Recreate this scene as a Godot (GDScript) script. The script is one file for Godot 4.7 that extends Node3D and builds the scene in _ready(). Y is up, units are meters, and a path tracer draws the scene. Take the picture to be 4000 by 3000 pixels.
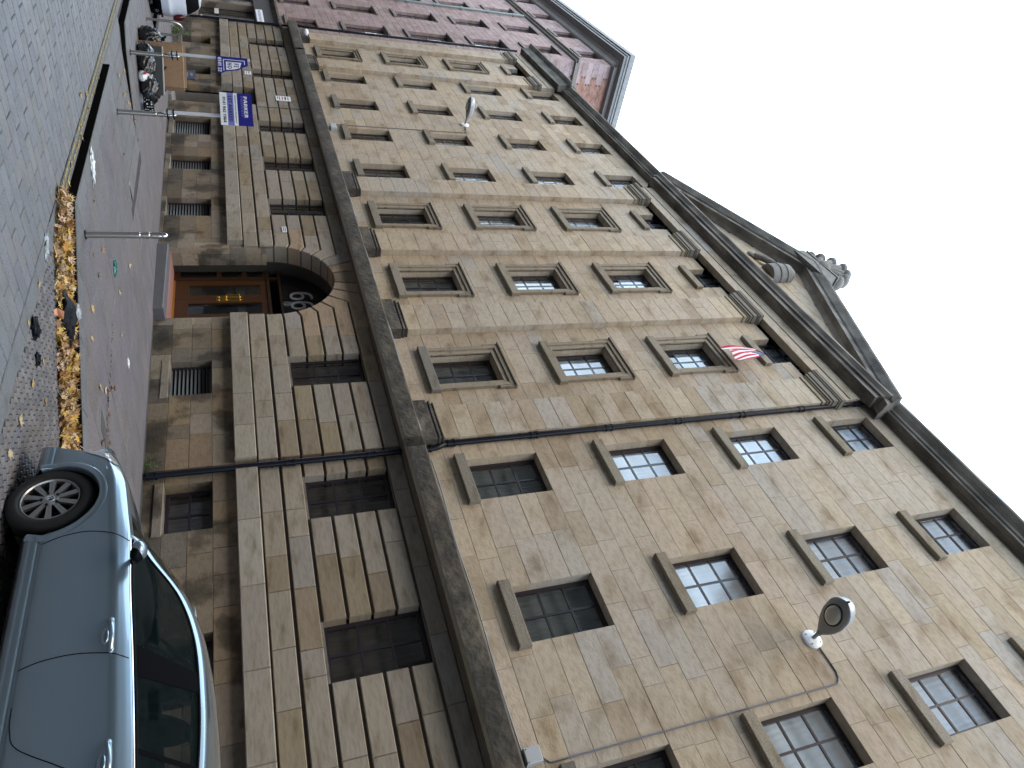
extends Node3D

# ---------------------------------------------------------------- mesh builder
class MB:
	var v := PackedVector3Array()
	var n := PackedVector3Array()
	var c := PackedColorArray()
	var col := Color.WHITE
	func put(p: Vector3, nn: Vector3) -> void:
		v.append(p)
		n.append(nn)
		c.append(col)
	func tri(p: Vector3, q: Vector3, r: Vector3) -> void:
		var nn := (q - p).cross(r - p).normalized()
		put(p, nn)
		put(r, nn)
		put(q, nn)
	func quad(p: Vector3, q: Vector3, r: Vector3, s: Vector3) -> void:
		tri(p, q, r)
		tri(p, r, s)
	func box(lo: Vector3, hi: Vector3, xf := Transform3D()) -> void:
		var k := []
		for i in 8:
			k.append(xf * Vector3(hi.x if i & 1 else lo.x, hi.y if i & 2 else lo.y, hi.z if i & 4 else lo.z))
		quad(k[4], k[5], k[7], k[6])
		quad(k[1], k[0], k[2], k[3])
		quad(k[5], k[1], k[3], k[7])
		quad(k[0], k[4], k[6], k[2])
		quad(k[6], k[7], k[3], k[2])
		quad(k[0], k[1], k[5], k[4])
	# a polygon block (counter-clockwise seen along -N) with a bevelled front
	func block(poly: PackedVector2Array, o: Vector3, u: Vector3, w: Vector3, nn: Vector3, depth: float, bev: float, back := false) -> void:
		var m := poly.size()
		var inn := PackedVector2Array()
		for i in m:
			var a := poly[(i + m - 1) % m]
			var b := poly[i]
			var d := poly[(i + 1) % m]
			var e1 := (b - a).normalized()
			var e2 := (d - b).normalized()
			var n1 := Vector2(-e1.y, e1.x)
			var n2 := Vector2(-e2.y, e2.x)
			var s := n1 + n2
			var l := s.length_squared()
			inn.append(b + (s * (2.0 / l) if l > 0.3 else n1) * bev)
		var f := func(p: Vector2, h: float) -> Vector3: return o + u * p.x + w * p.y + nn * h
		var top := []
		if m == 4:
			quad(f.call(inn[0], 0.0), f.call(inn[1], 0.0), f.call(inn[2], 0.0), f.call(inn[3], 0.0))
		else:
			var t := Geometry2D.triangulate_polygon(inn)
			for i in range(0, t.size(), 3):
				var a := inn[t[i]]
				var b := inn[t[i + 1]]
				var d := inn[t[i + 2]]
				if (b - a).cross(d - a) > 0:
					tri(f.call(a, 0.0), f.call(b, 0.0), f.call(d, 0.0))
				else:
					tri(f.call(a, 0.0), f.call(d, 0.0), f.call(b, 0.0))
		for i in m:
			var j := (i + 1) % m
			if bev > 0.0:
				quad(f.call(poly[i], -bev), f.call(poly[j], -bev), f.call(inn[j], 0.0), f.call(inn[i], 0.0))
			quad(f.call(poly[i], -depth), f.call(poly[j], -depth), f.call(poly[j], -bev), f.call(poly[i], -bev))
		if back:
			if m == 4:
				quad(f.call(poly[3], -depth), f.call(poly[2], -depth), f.call(poly[1], -depth), f.call(poly[0], -depth))
			else:
				var t := Geometry2D.triangulate_polygon(poly)
				for i in range(0, t.size(), 3):
					tri(f.call(poly[t[i]], -depth), f.call(poly[t[i + 1]], -depth), f.call(poly[t[i + 2]], -depth))
	# smooth grid of points; rows run along the first index
	func grid(g: Array, flip := false, skip = null) -> void:
		var a := g.size()
		var b: int = g[0].size()
		var nn := []
		for i in a:
			var r := PackedVector3Array()
			for j in b:
				var du: Vector3 = g[mini(i + 1, a - 1)][j] - g[maxi(i - 1, 0)][j]
				var dv: Vector3 = g[i][mini(j + 1, b - 1)] - g[i][maxi(j - 1, 0)]
				var x := du.cross(dv)
				if x.length() < 1e-9:
					var i2 := clampi(i, 1, a - 2) if a > 2 else i
					var j2 := clampi(j, 1, b - 2) if b > 2 else j
					x = (g[mini(i2 + 1, a - 1)][j2] - g[maxi(i2 - 1, 0)][j2]).cross(g[i2][mini(j2 + 1, b - 1)] - g[i2][maxi(j2 - 1, 0)])
				x = x.normalized()
				r.append(-x if flip else x)
			nn.append(r)
		for i in a - 1:
			for j in b - 1:
				if skip != null and skip.call(i, j):
					continue
				var k := [[i, j], [i + 1, j], [i + 1, j + 1], [i, j + 1]]
				if flip:
					k.reverse()
				for t in [[0, 2, 1], [0, 3, 2]]:
					var p0: Vector3 = g[k[t[0]][0]][k[t[0]][1]]
					var p1: Vector3 = g[k[t[1]][0]][k[t[1]][1]]
					var p2: Vector3 = g[k[t[2]][0]][k[t[2]][1]]
					if (p1 - p0).cross(p2 - p0).length_squared() < 1e-16:
						continue
					for q in t:
						put(g[k[q][0]][k[q][1]], nn[k[q][0]][k[q][1]])
	func tube(path: Array, r: float, sides := 8, caps := true) -> void:
		var g := []
		var m := path.size()
		var side := Vector3.ZERO
		for i in m:
			var d: Vector3 = (path[mini(i + 1, m - 1)] - path[maxi(i - 1, 0)]).normalized()
			if side == Vector3.ZERO:
				side = d.cross(Vector3.UP if absf(d.y) < 0.9 else Vector3.RIGHT).normalized()
			side = (side - d * side.dot(d)).normalized()
			var o := d.cross(side)
			var row := PackedVector3Array()
			for k in sides + 1:
				var t := TAU * k / sides
				row.append(path[i] + (side * cos(t) + o * sin(t)) * r)
			g.append(row)
		grid(g, true)
		if caps:
			for k in sides:
				tri(path[0], g[0][k + 1], g[0][k])
				tri(path[m - 1], g[m - 1][k], g[m - 1][k + 1])
	# profile of (radius, height along axis)
	func lathe(prof: Array, o: Vector3, axis: Vector3, sides := 24, sharp := true) -> void:
		axis = axis.normalized()
		var s := axis.cross(Vector3.UP if absf(axis.y) < 0.9 else Vector3.RIGHT).normalized()
		var t := axis.cross(s)
		var rows := []
		for p in prof:
			var row := PackedVector3Array()
			for k in sides + 1:
				var a := TAU * k / sides
				row.append(o + axis * p[1] + (s * cos(a) + t * sin(a)) * p[0])
			rows.append(row)
		if sharp:
			for i in rows.size() - 1:
				grid([rows[i], rows[i + 1]], true)
		else:
			grid(rows, true)
	func ellipsoid(o: Vector3, r: Vector3, b := Basis(), ku := 10, kv := 16, f = null) -> void:
		var g := []
		for i in ku + 1:
			var row := PackedVector3Array()
			var th := PI * i / ku
			for j in kv + 1:
				var ph := TAU * j / kv
				var d := Vector3(sin(th) * cos(ph), cos(th), sin(th) * sin(ph))
				row.append(f.call(o, d) if f != null else o + b * (d * r))
			g.append(row)
		grid(g, true)
	func mesh() -> ArrayMesh:
		var a := []
		a.resize(Mesh.ARRAY_MAX)
		a[Mesh.ARRAY_VERTEX] = v
		a[Mesh.ARRAY_NORMAL] = n
		a[Mesh.ARRAY_COLOR] = c
		var m := ArrayMesh.new()
		if v.size():
			m.add_surface_from_arrays(Mesh.PRIMITIVE_TRIANGLES, a)
		return m

# pieces of one kind: the largest in the picture become parts of their own, the rest one joined part
class Pieces:
	var list := []
	func add(poly: PackedVector2Array, o: Vector3, u: Vector3, w: Vector3, nn: Vector3, depth: float, bev: float, col: Color, mat: Material) -> void:
		var area := 0.0
		var mid := Vector2.ZERO
		for i in poly.size():
			area += poly[i].cross(poly[(i + 1) % poly.size()]) / 2.0
			mid += poly[i] / poly.size()
		var at := o + u * mid.x + w * mid.y
		var l := at.length()
		var big := absf(area) * absf(nn.dot(at)) / (l * l * l)
		var fw := Vector3(-0.69595, 0.35037, -0.62681)
		if at.normalized().dot(fw) < 0.74:
			big *= 0.02
		list.append({"s": big, "p": poly, "o": o, "u": u, "w": w, "n": nn, "d": depth, "b": bev, "c": col, "m": mat})

var rng := RandomNumberGenerator.new()
var M := {}
var taken := {}
const WZ := -10.0
const SL := 0.0149
const RD := -1.86   # road level under the camera; it falls with SL to the left
const PV := -1.74

func rd(x: float) -> float:
	return RD + SL * clampf(x, -80.0, 40.0)
func pv(x: float) -> float:
	return PV + SL * clampf(x, -80.0, 40.0)

func part(called: String, mb: MB, mat: Material, parent: Node3D, kind := "") -> MeshInstance3D:
	var o := MeshInstance3D.new()
	o.name = called
	o.mesh = mb.mesh()
	o.material_override = mat
	if parent is MeshInstance3D:
		pass
	elif parent.has_meta("base"):
		o.position = -(parent.get_meta("base") as Vector3)
	parent.add_child(o, true)
	if kind:
		o.set_meta("kind", kind)
	return o

func numbered(called: String) -> String:
	if not taken.has(called):
		taken[called] = 0
		return called
	taken[called] += 1
	return "%s_%03d" % [called, taken[called]]

func thing(called: String, label: String, category: String, at: Vector3, group := "") -> Node3D:
	var o := Node3D.new()
	o.name = numbered(called)
	o.position = at
	o.set_meta("base", at)
	o.set_meta("label", label)
	o.set_meta("category", category)
	if group:
		o.set_meta("group", group)
	add_child(o, true)
	return o

func solo(called: String, mb: MB, mat: Material, label: String, category: String, group := "") -> MeshInstance3D:
	# a thing that is one mesh: its origin is put at the middle of its base
	var lo := Vector3.INF
	var hi := -Vector3.INF
	for p in mb.v:
		lo = lo.min(p)
		hi = hi.max(p)
	var at := Vector3((lo.x + hi.x) / 2, lo.y, (lo.z + hi.z) / 2)
	for i in mb.v.size():
		mb.v[i] -= at
	var o := MeshInstance3D.new()
	o.name = numbered(called)
	o.mesh = mb.mesh()
	o.material_override = mat
	o.position = at
	o.set_meta("label", label)
	o.set_meta("category", category)
	if group:
		o.set_meta("group", group)
	add_child(o, true)
	return o

func structure(called: String, at := Vector3.ZERO) -> Node3D:
	var o := Node3D.new()
	o.name = called
	o.position = at
	o.set_meta("base", at)
	o.set_meta("kind", "structure")
	add_child(o, true)
	return o

func flush(ps: Pieces, one: String, many: String, parent: Node3D, most := 300) -> void:
	ps.list.sort_custom(func(a, b): return a.s > b.s)
	var rest := {}
	for i in ps.list.size():
		var q: Dictionary = ps.list[i]
		if i < most:
			var mb := MB.new()
			mb.col = q.c
			mb.block(q.p, q.o, q.u, q.w, q.n, q.d, q.b)
			part(one, mb, q.m, parent)
		else:
			if not rest.has(q.m):
				rest[q.m] = MB.new()
			var r: MB = rest[q.m]
			r.col = q.c
			r.block(q.p, q.o, q.u, q.w, q.n, q.d, q.b)
	for m in rest:
		part(many, rest[m], m, parent, "stuff")

func rect(x0: float, y0: float, x1: float, y1: float) -> PackedVector2Array:
	return PackedVector2Array([Vector2(x0, y0), Vector2(x1, y0), Vector2(x1, y1), Vector2(x0, y1)])

func cv(p: Array, x: float) -> float:
	var m := p.size()
	if x <= p[0][0]:
		return p[0][1]
	if x >= p[m - 1][0]:
		return p[m - 1][1]
	var i := 0
	while p[i + 1][0] < x:
		i += 1
	var h: float = p[i + 1][0] - p[i][0]
	var d: float = (p[i + 1][1] - p[i][1]) / h
	var ta := d
	var tb := d
	if i > 0:
		var e: float = (p[i][1] - p[i - 1][1]) / (p[i][0] - p[i - 1][0])
		ta = 2.0 * d * e / (d + e) if d * e > 0 else 0.0
	if i < m - 2:
		var e: float = (p[i + 2][1] - p[i + 1][1]) / (p[i + 2][0] - p[i + 1][0])
		tb = 2.0 * d * e / (d + e) if d * e > 0 else 0.0
	var t: float = (x - p[i][0]) / h
	var t2 := t * t
	var t3 := t2 * t
	return (2 * t3 - 3 * t2 + 1) * p[i][1] + (t3 - 2 * t2 + t) * h * ta + (-2 * t3 + 3 * t2) * p[i + 1][1] + (t3 - t2) * h * tb

# ---------------------------------------------------------------- materials
func ramp(stops: Array) -> Gradient:
	var g := Gradient.new()
	var o := PackedFloat32Array()
	var c := PackedColorArray()
	for s in stops:
		o.append(s[0])
		c.append(s[1])
	g.offsets = o
	g.colors = c
	return g

func ntex(sd: int, freq: float, oct: int, stops: Array, size := 512, type := FastNoiseLite.TYPE_SIMPLEX_SMOOTH, bump := 0.0) -> NoiseTexture2D:
	var f := FastNoiseLite.new()
	f.seed = sd
	f.noise_type = type
	f.frequency = freq
	f.fractal_octaves = oct
	f.fractal_type = FastNoiseLite.FRACTAL_FBM
	var t := NoiseTexture2D.new()
	t.width = size
	t.height = size
	t.seamless = true
	t.noise = f
	if bump > 0.0:
		t.as_normal_map = true
		t.bump_strength = bump
	else:
		t.color_ramp = ramp(stops)
	return t

func gy(k: float) -> Color:
	return Color(k, k, k)

func mat(called: String, col: Color, rough := 0.8, metal := 0.0) -> StandardMaterial3D:
	var m := StandardMaterial3D.new()
	m.resource_name = called
	m.albedo_color = col.linear_to_srgb()
	m.roughness = rough
	m.metallic = metal
	M[called] = m
	return m

func stone(called: String, fine: Texture2D, s1: Vector3, coarse: Texture2D, s2: Vector3, bump: Texture2D, rough := 0.9, col := Color.WHITE) -> StandardMaterial3D:
	var m := mat(called, col, rough)
	m.vertex_color_use_as_albedo = true
	m.albedo_texture = fine
	m.uv1_triplanar = true
	m.uv1_world_triplanar = true
	m.uv1_scale = s1
	if coarse:
		m.detail_enabled = true
		m.detail_blend_mode = BaseMaterial3D.BLEND_MODE_MUL
		m.detail_albedo = coarse
		m.detail_uv_layer = BaseMaterial3D.DETAIL_UV_2
		m.uv2_triplanar = true
		m.uv2_world_triplanar = true
		m.uv2_scale = s2
	if bump:
		m.normal_enabled = true
		m.normal_texture = bump
		m.normal_scale = 0.6
	return m

func make_materials() -> void:
	var grain := ntex(11, 0.02, 5, [[0.0, Color(0.88, 0.87, 0.85)], [0.35, Color(0.95, 0.945, 0.935)], [0.6, Color(0.985, 0.98, 0.975)], [1.0, Color(1, 1, 1)]])
	var streak := ntex(12, 0.008, 5, [[0.0, Color(0.76, 0.72, 0.66)], [0.18, Color(0.90, 0.88, 0.85)], [0.34, Color(0.97, 0.965, 0.955)], [0.5, Color(1, 1, 1)], [0.72, Color(1, 1, 1)], [1.0, Color(0.93, 0.94, 0.955)]])
	var soot := ntex(13, 0.010, 6, [[0.0, Color(0.50, 0.50, 0.50)], [0.36, Color(0.58, 0.575, 0.57)], [0.55, Color(0.72, 0.70, 0.68)], [0.72, Color(0.84, 0.81, 0.78)], [1.0, Color(1, 0.98, 0.94)]])
	var patch := ntex(14, 0.008, 5, [[0.0, Color(0.42, 0.41, 0.40)], [0.30, Color(0.66, 0.65, 0.63)], [0.44, Color(0.93, 0.92, 0.91)], [1.0, Color(1, 1, 1)]])
	var bump := ntex(15, 0.05, 5, [], 512, FastNoiseLite.TYPE_SIMPLEX_SMOOTH, 3.0)
	var speck := ntex(16, 0.16, 3, [[0.0, gy(0.62)], [0.4, gy(0.86)], [0.7, gy(0.97)], [1.0, gy(1.0)]])
	stone("upper_stone", grain, Vector3(0.45, 0.9, 0.45), streak, Vector3(0.16, 0.3, 0.16), bump)
	stone("lower_stone", grain, Vector3(0.35, 1.6, 0.35), streak, Vector3(0.2, 0.75, 0.2), bump)
	stone("base_stone", grain, Vector3(0.5, 0.8, 0.5), patch, Vector3(0.22, 0.2, 0.22), bump)
	stone("sooty_stone", soot, Vector3(0.22, 0.22, 0.3), streak, Vector3(0.5, 0.5, 0.5), bump)
	var soft := ntex(19, 0.010, 6, [[0.0, Color(0.50, 0.50, 0.50)], [0.4, Color(0.70, 0.69, 0.68)], [0.6, Color(0.88, 0.86, 0.84)], [1.0, Color(1, 1, 1)]])
	stone("dark_stone", soft, Vector3(0.12, 0.5, 0.3), speck, Vector3(0.5, 0.5, 0.5), bump)
	stone("sill_stone", speck, Vector3(0.4, 0.6, 0.4), streak, Vector3(0.3, 0.8, 0.3), bump)
	stone("red_stone", grain, Vector3(0.4, 0.7, 0.4), streak, Vector3(0.14, 0.3, 0.14), bump)
	stone("mortar", speck, Vector3(0.5, 0.5, 0.5), null, Vector3.ONE, bump)
	stone("paving", speck, Vector3(0.35, 0.35, 0.35), grain, Vector3(0.13, 0.13, 0.13), bump, 0.6)
	stone("setts", speck, Vector3(0.6, 0.6, 0.6), grain, Vector3(0.25, 0.25, 0.25), bump, 0.6)
	stone("kerb", speck, Vector3(0.7, 0.7, 0.7), grain, Vector3(0.3, 0.3, 0.3), bump, 0.7)
	stone("paint", ntex(17, 0.03, 5, [[0.0, Color(0.45, 0.45, 0.42)], [0.45, Color(0.6, 0.58, 0.5)], [0.52, Color(1, 1, 1)], [1.0, Color(1, 1, 1)]]), Vector3(0.9, 0.9, 0.9), null, Vector3.ONE, null, 0.7)
	stone("card", grain, Vector3(1.2, 1.2, 1.2), null, Vector3.ONE, null, 0.85)
	stone("wood", grain, Vector3(4.0, 0.5, 4.0), null, Vector3.ONE, null, 0.35)
	stone("plain", grain, Vector3(1.0, 1.0, 1.0), null, Vector3.ONE, null, 0.8)
	stone("cloth", speck, Vector3(2.0, 2.0, 2.0), null, Vector3.ONE, null, 0.9)
	stone("leaf", grain, Vector3(6.0, 6.0, 6.0), null, Vector3.ONE, null, 0.75)
	M.leaf.cull_mode = BaseMaterial3D.CULL_DISABLED
	stone("wash", grain, Vector3(0.3, 0.3, 0.3), null, Vector3.ONE, null, 0.7)
	var kd := stone("kerb_dark", speck, Vector3(0.7, 0.7, 0.7), null, Vector3.ONE, null, 1.0)  # matt finish for the kerb faces, which are coloured near-black
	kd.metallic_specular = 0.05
	mat("frame", Color(0.022, 0.018, 0.026), 0.35)
	mat("iron", Color(0.008, 0.009, 0.015), 0.3).metallic_specular = 0.3
	mat("green_iron", Color(0.20, 0.25, 0.25), 0.5)
	var g := mat("pane", Color(0.03, 0.04, 0.045, 0.04), 0.02)
	g.metallic_specular = 0.7
	g.transparency = BaseMaterial3D.TRANSPARENCY_ALPHA
	mat("room", Color(0.035, 0.035, 0.033), 0.9)
	mat("curtain", Color(0.13, 0.15, 0.15), 0.9)
	mat("blind", Color(0.60, 0.74, 0.88), 0.85)  # blue tint painted in for the sky reflected in the panes
	mat("drape", Color(0.05, 0.042, 0.034), 0.9)
	mat("louvre", Color(0.09, 0.095, 0.10), 0.5, 0.3)
	mat("brass", Color(0.75, 0.50, 0.12), 0.22, 1.0)
	mat("steel", Color(0.42, 0.41, 0.39), 0.28, 0.9)
	mat("timber_white", Color(0.50, 0.52, 0.54), 0.6)
	mat("white", Color(0.78, 0.80, 0.82), 0.5)
	mat("lamp_grey", Color(0.20, 0.20, 0.20), 0.45, 0.2)
	mat("lamp_top", Color(0.42, 0.45, 0.50), 0.35, 0.2)
	var lens := mat("lens", Color(0.30, 0.29, 0.25), 0.12)
	lens.clearcoat_enabled = true
	mat("cable", Color(0.10, 0.10, 0.12), 0.5)
	mat("pale_cable", Color(0.20, 0.22, 0.25), 0.5)
	mat("box_grey", Color(0.36, 0.38, 0.40), 0.5)
	mat("sign_blue", Color(0.018, 0.020, 0.19), 0.35)
	mat("sign_lilac", Color(0.16, 0.17, 0.48), 0.35)
	mat("sign_white", Color(0.72, 0.74, 0.76), 0.4)
	mat("ink", Color(0.015, 0.017, 0.05), 0.5)
	mat("red_ink", Color(0.5, 0.03, 0.04), 0.5)
	mat("bag", Color(0.007, 0.008, 0.011), 0.26)
	M.bag.clearcoat_enabled = true
	M.bag.clearcoat = 0.25
	M.bag.normal_enabled = true
	M.bag.normal_texture = ntex(18, 0.02, 4, [], 512, FastNoiseLite.TYPE_SIMPLEX_SMOOTH, 5.0)
	M.bag.uv1_triplanar = true
	M.bag.uv1_scale = Vector3(1.6, 1.6, 1.6)
	mat("plastic_white", Color(0.70, 0.72, 0.74), 0.35)
	mat("litter_clear", Color(0.28, 0.31, 0.33), 0.15)
	mat("teal", Color(0.012, 0.11, 0.105), 0.25)
	mat("slate_blue", Color(0.035, 0.04, 0.075), 0.5)
	mat("orange", Color(0.50, 0.22, 0.12), 0.6)
	M.orange.cull_mode = BaseMaterial3D.CULL_DISABLED
	mat("rag", Color(0.006, 0.007, 0.010), 0.5).metallic_specular = 0.25
	var p := mat("silver_paint", Color(0.215, 0.285, 0.34), 0.30, 0.8)
	p.clearcoat_enabled = true
	p.clearcoat = 1.0
	p.clearcoat_roughness = 0.04
	var wp := mat("white_paint", Color(0.45, 0.49, 0.57), 0.35)
	wp.clearcoat_enabled = true
	wp.clearcoat = 1.0
	mat("rubber", Color(0.010, 0.010, 0.011), 0.75)
	mat("trim", Color(0.004, 0.004, 0.005), 0.4).metallic_specular = 0.12
	mat("chrome", Color(0.75, 0.77, 0.80), 0.12, 1.0)
	mat("alloy", Color(0.34, 0.34, 0.35), 0.34, 0.85)
	mat("well", Color(0.004, 0.004, 0.004), 0.95)
	mat("cabin", Color(0.012, 0.013, 0.014), 0.8)
	mat("cabin_pale", Color(0.16, 0.19, 0.19), 0.8)
	var cg := mat("car_glass", Color(0.004, 0.009, 0.009, 0.62), 0.02)
	cg.transparency = BaseMaterial3D.TRANSPARENCY_ALPHA
	mat("lamp_clear", Color(0.55, 0.58, 0.60), 0.08, 0.6)
	mat("lamp_red", Color(0.07, 0.004, 0.007), 0.15)
	mat("plate_yellow", Color(0.75, 0.42, 0.02), 0.4)
	mat("foliage", Color(0.05, 0.09, 0.02), 0.6)
	M.foliage.cull_mode = BaseMaterial3D.CULL_DISABLED
	M.foliage.vertex_color_use_as_albedo = true
	mat("flag_red", Color(0.48, 0.025, 0.06), 0.85)
	mat("flag_white", Color(0.74, 0.72, 0.74), 0.85)
	mat("flag_blue", Color(0.03, 0.05, 0.20), 0.85)
	for k in ["flag_red", "flag_white", "flag_blue"]:
		M[k].cull_mode = BaseMaterial3D.CULL_DISABLED

# ---------------------------------------------------------------- palettes (linear base colours)
func pick(list: Array, jit := 0.07) -> Color:
	var c: Color = list[rng.randi() % list.size()]
	var k := 1.0 + rng.randf_range(-jit, jit)
	return Color(c.r * k, c.g * k, c.b * k * (1.0 + rng.randf_range(-0.04, 0.04)))
var UP_PAL := [Color(0.425, 0.345, 0.255), Color(0.415, 0.338, 0.25), Color(0.43, 0.352, 0.262), Color(0.41, 0.337, 0.253), Color(0.42, 0.34, 0.248), Color(0.435, 0.355, 0.268)]
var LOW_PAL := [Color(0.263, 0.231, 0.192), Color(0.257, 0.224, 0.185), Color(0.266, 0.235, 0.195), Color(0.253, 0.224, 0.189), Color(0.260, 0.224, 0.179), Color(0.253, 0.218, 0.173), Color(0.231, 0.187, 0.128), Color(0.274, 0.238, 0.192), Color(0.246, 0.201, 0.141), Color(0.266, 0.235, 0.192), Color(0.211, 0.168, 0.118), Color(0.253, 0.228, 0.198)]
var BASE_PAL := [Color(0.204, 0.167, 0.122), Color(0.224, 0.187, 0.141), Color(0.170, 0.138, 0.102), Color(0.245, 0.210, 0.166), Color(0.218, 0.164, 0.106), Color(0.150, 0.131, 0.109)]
var RED_PAL := [Color(0.31, 0.225, 0.225), Color(0.33, 0.245, 0.24), Color(0.295, 0.21, 0.205), Color(0.34, 0.26, 0.26), Color(0.29, 0.22, 0.22)]

var big: FastNoiseLite
func up_tint(c: Color, x: float, y: float) -> Color:
	if big == null:
		big = FastNoiseLite.new()
		big.seed = 77
		big.frequency = 0.16
		big.fractal_octaves = 3
	var a := big.get_noise_2d(x, y * 1.6)
	var b := big.get_noise_2d(x * 1.7 + 300.0, y * 1.2)
	var g := big.get_noise_2d(x * 0.8 - 500.0, y * 0.8 + 90.0)
	c = c.lerp(Color(0.40, 0.355, 0.30), clampf(0.5 + a * 1.4, 0.0, 1.0) * 0.6)
	if b > 0.25 and rng.randf() < 0.35:
		c = c.lerp(Color(0.365, 0.345, 0.32), rng.randf_range(0.35, 0.75))
	elif g > 0.30 and rng.randf() < 0.5:
		c = c.lerp(Color(0.31, 0.235, 0.155), rng.randf_range(0.3, 0.8))
	elif rng.randf() < 0.05:
		c = c.lerp(Color(0.33, 0.265, 0.19), 0.6)
	return c

# ---------------------------------------------------------------- walls of coursed blocks
func wall(ps: Pieces, ys: Array, x0: float, x1: float, z: float, holes: Array, lens: float, pal: Array, m: Material, gap_h: float, gap_v: float, depth: float, bev: float, backing: MB, recess := 0.012, tint = null) -> void:
	for k in ys.size() - 1:
		var ya: float = ys[k]
		var yb: float = ys[k + 1]
		var cuts := []
		for h in holes:
			var o: float = minf(yb, h.position.y + h.size.y) - maxf(ya, h.position.y)
			if o > 0.5 * (yb - ya):
				cuts.append([h.position.x, h.position.x + h.size.x])
		cuts.sort_custom(func(a, b): return a[0] < b[0])
		var runs := []
		var at := x0
		for q in cuts:
			if q[1] <= at or q[0] >= x1:
				continue
			if q[0] > at + 0.02:
				runs.append([at, q[0]])
			at = maxf(at, q[1])
		if at < x1 - 0.02:
			runs.append([at, x1])
		for r in runs:
			var l: float = r[1] - r[0]
			if backing:
				backing.quad(Vector3(r[0], ya, z - recess), Vector3(r[1], ya, z - recess), Vector3(r[1], yb, z - recess), Vector3(r[0], yb, z - recess))
			var cnt := maxi(1, roundi(l / lens + rng.randf_range(-0.3, 0.3)))
			var xs := [r[0]]
			for i in range(1, cnt):
				xs.append(r[0] + l * (i + rng.randf_range(-0.3, 0.3)) / cnt)
			xs.append(r[1])
			for i in cnt:
				var xa: float = xs[i] + (gap_v / 2 if i > 0 else 0.0)
				var xb: float = xs[i + 1] - (gap_v / 2 if i < cnt - 1 else 0.0)
				var col := pick(pal)
				if tint != null:
					col = tint.call(col, (xa + xb) / 2, (ya + yb) / 2)
				ps.add(rect(xa, ya + gap_h / 2, xb, yb - gap_h / 2), Vector3(0, 0, z + rng.randf_range(-0.003, 0.003)), Vector3.RIGHT, Vector3.UP, Vector3.BACK, depth, bev, col, m)

# extrudes a profile of (distance out, height) between two stations x0, x1 on the wall plane z
func cornice(mb: MB, prof: Array, x0: float, x1: float, z: float, ret0 := true, ret1 := true, step := 1.1) -> void:
	var xs := [x0]
	var n := maxi(1, roundi((x1 - x0) / step))
	for i in range(1, n + 1):
		xs.append(x0 + (x1 - x0) * i / n)
	var base := mb.col
	for s in n:
		var k := 1.0 + rng.randf_range(-0.12, 0.12)
		mb.col = Color(base.r * k, base.g * k, base.b * k)
		for i in prof.size() - 1:
			var p: Array = prof[i]
			var q: Array = prof[i + 1]
			var pa: float = xs[s] - (p[0] if s == 0 and ret0 else 0.0)
			var qa: float = xs[s] - (q[0] if s == 0 and ret0 else 0.0)
			var pb: float = xs[s + 1] + (p[0] if s == n - 1 and ret1 else 0.0)
			var qb: float = xs[s + 1] + (q[0] if s == n - 1 and ret1 else 0.0)
			mb.quad(Vector3(pa, p[1], z + p[0]), Vector3(pb, p[1], z + p[0]), Vector3(qb, q[1], z + q[0]), Vector3(qa, q[1], z + q[0]))
			if s == 0 and ret0:
				mb.quad(Vector3(pa, p[1], z - 0.05), Vector3(pa, p[1], z + p[0]), Vector3(qa, q[1], z + q[0]), Vector3(qa, q[1], z - 0.05))
			if s == n - 1 and ret1:
				mb.quad(Vector3(pb, p[1], z + p[0]), Vector3(pb, p[1], z - 0.05), Vector3(qb, q[1], z - 0.05), Vector3(qb, q[1], z + q[0]))
	mb.col = base

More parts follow.
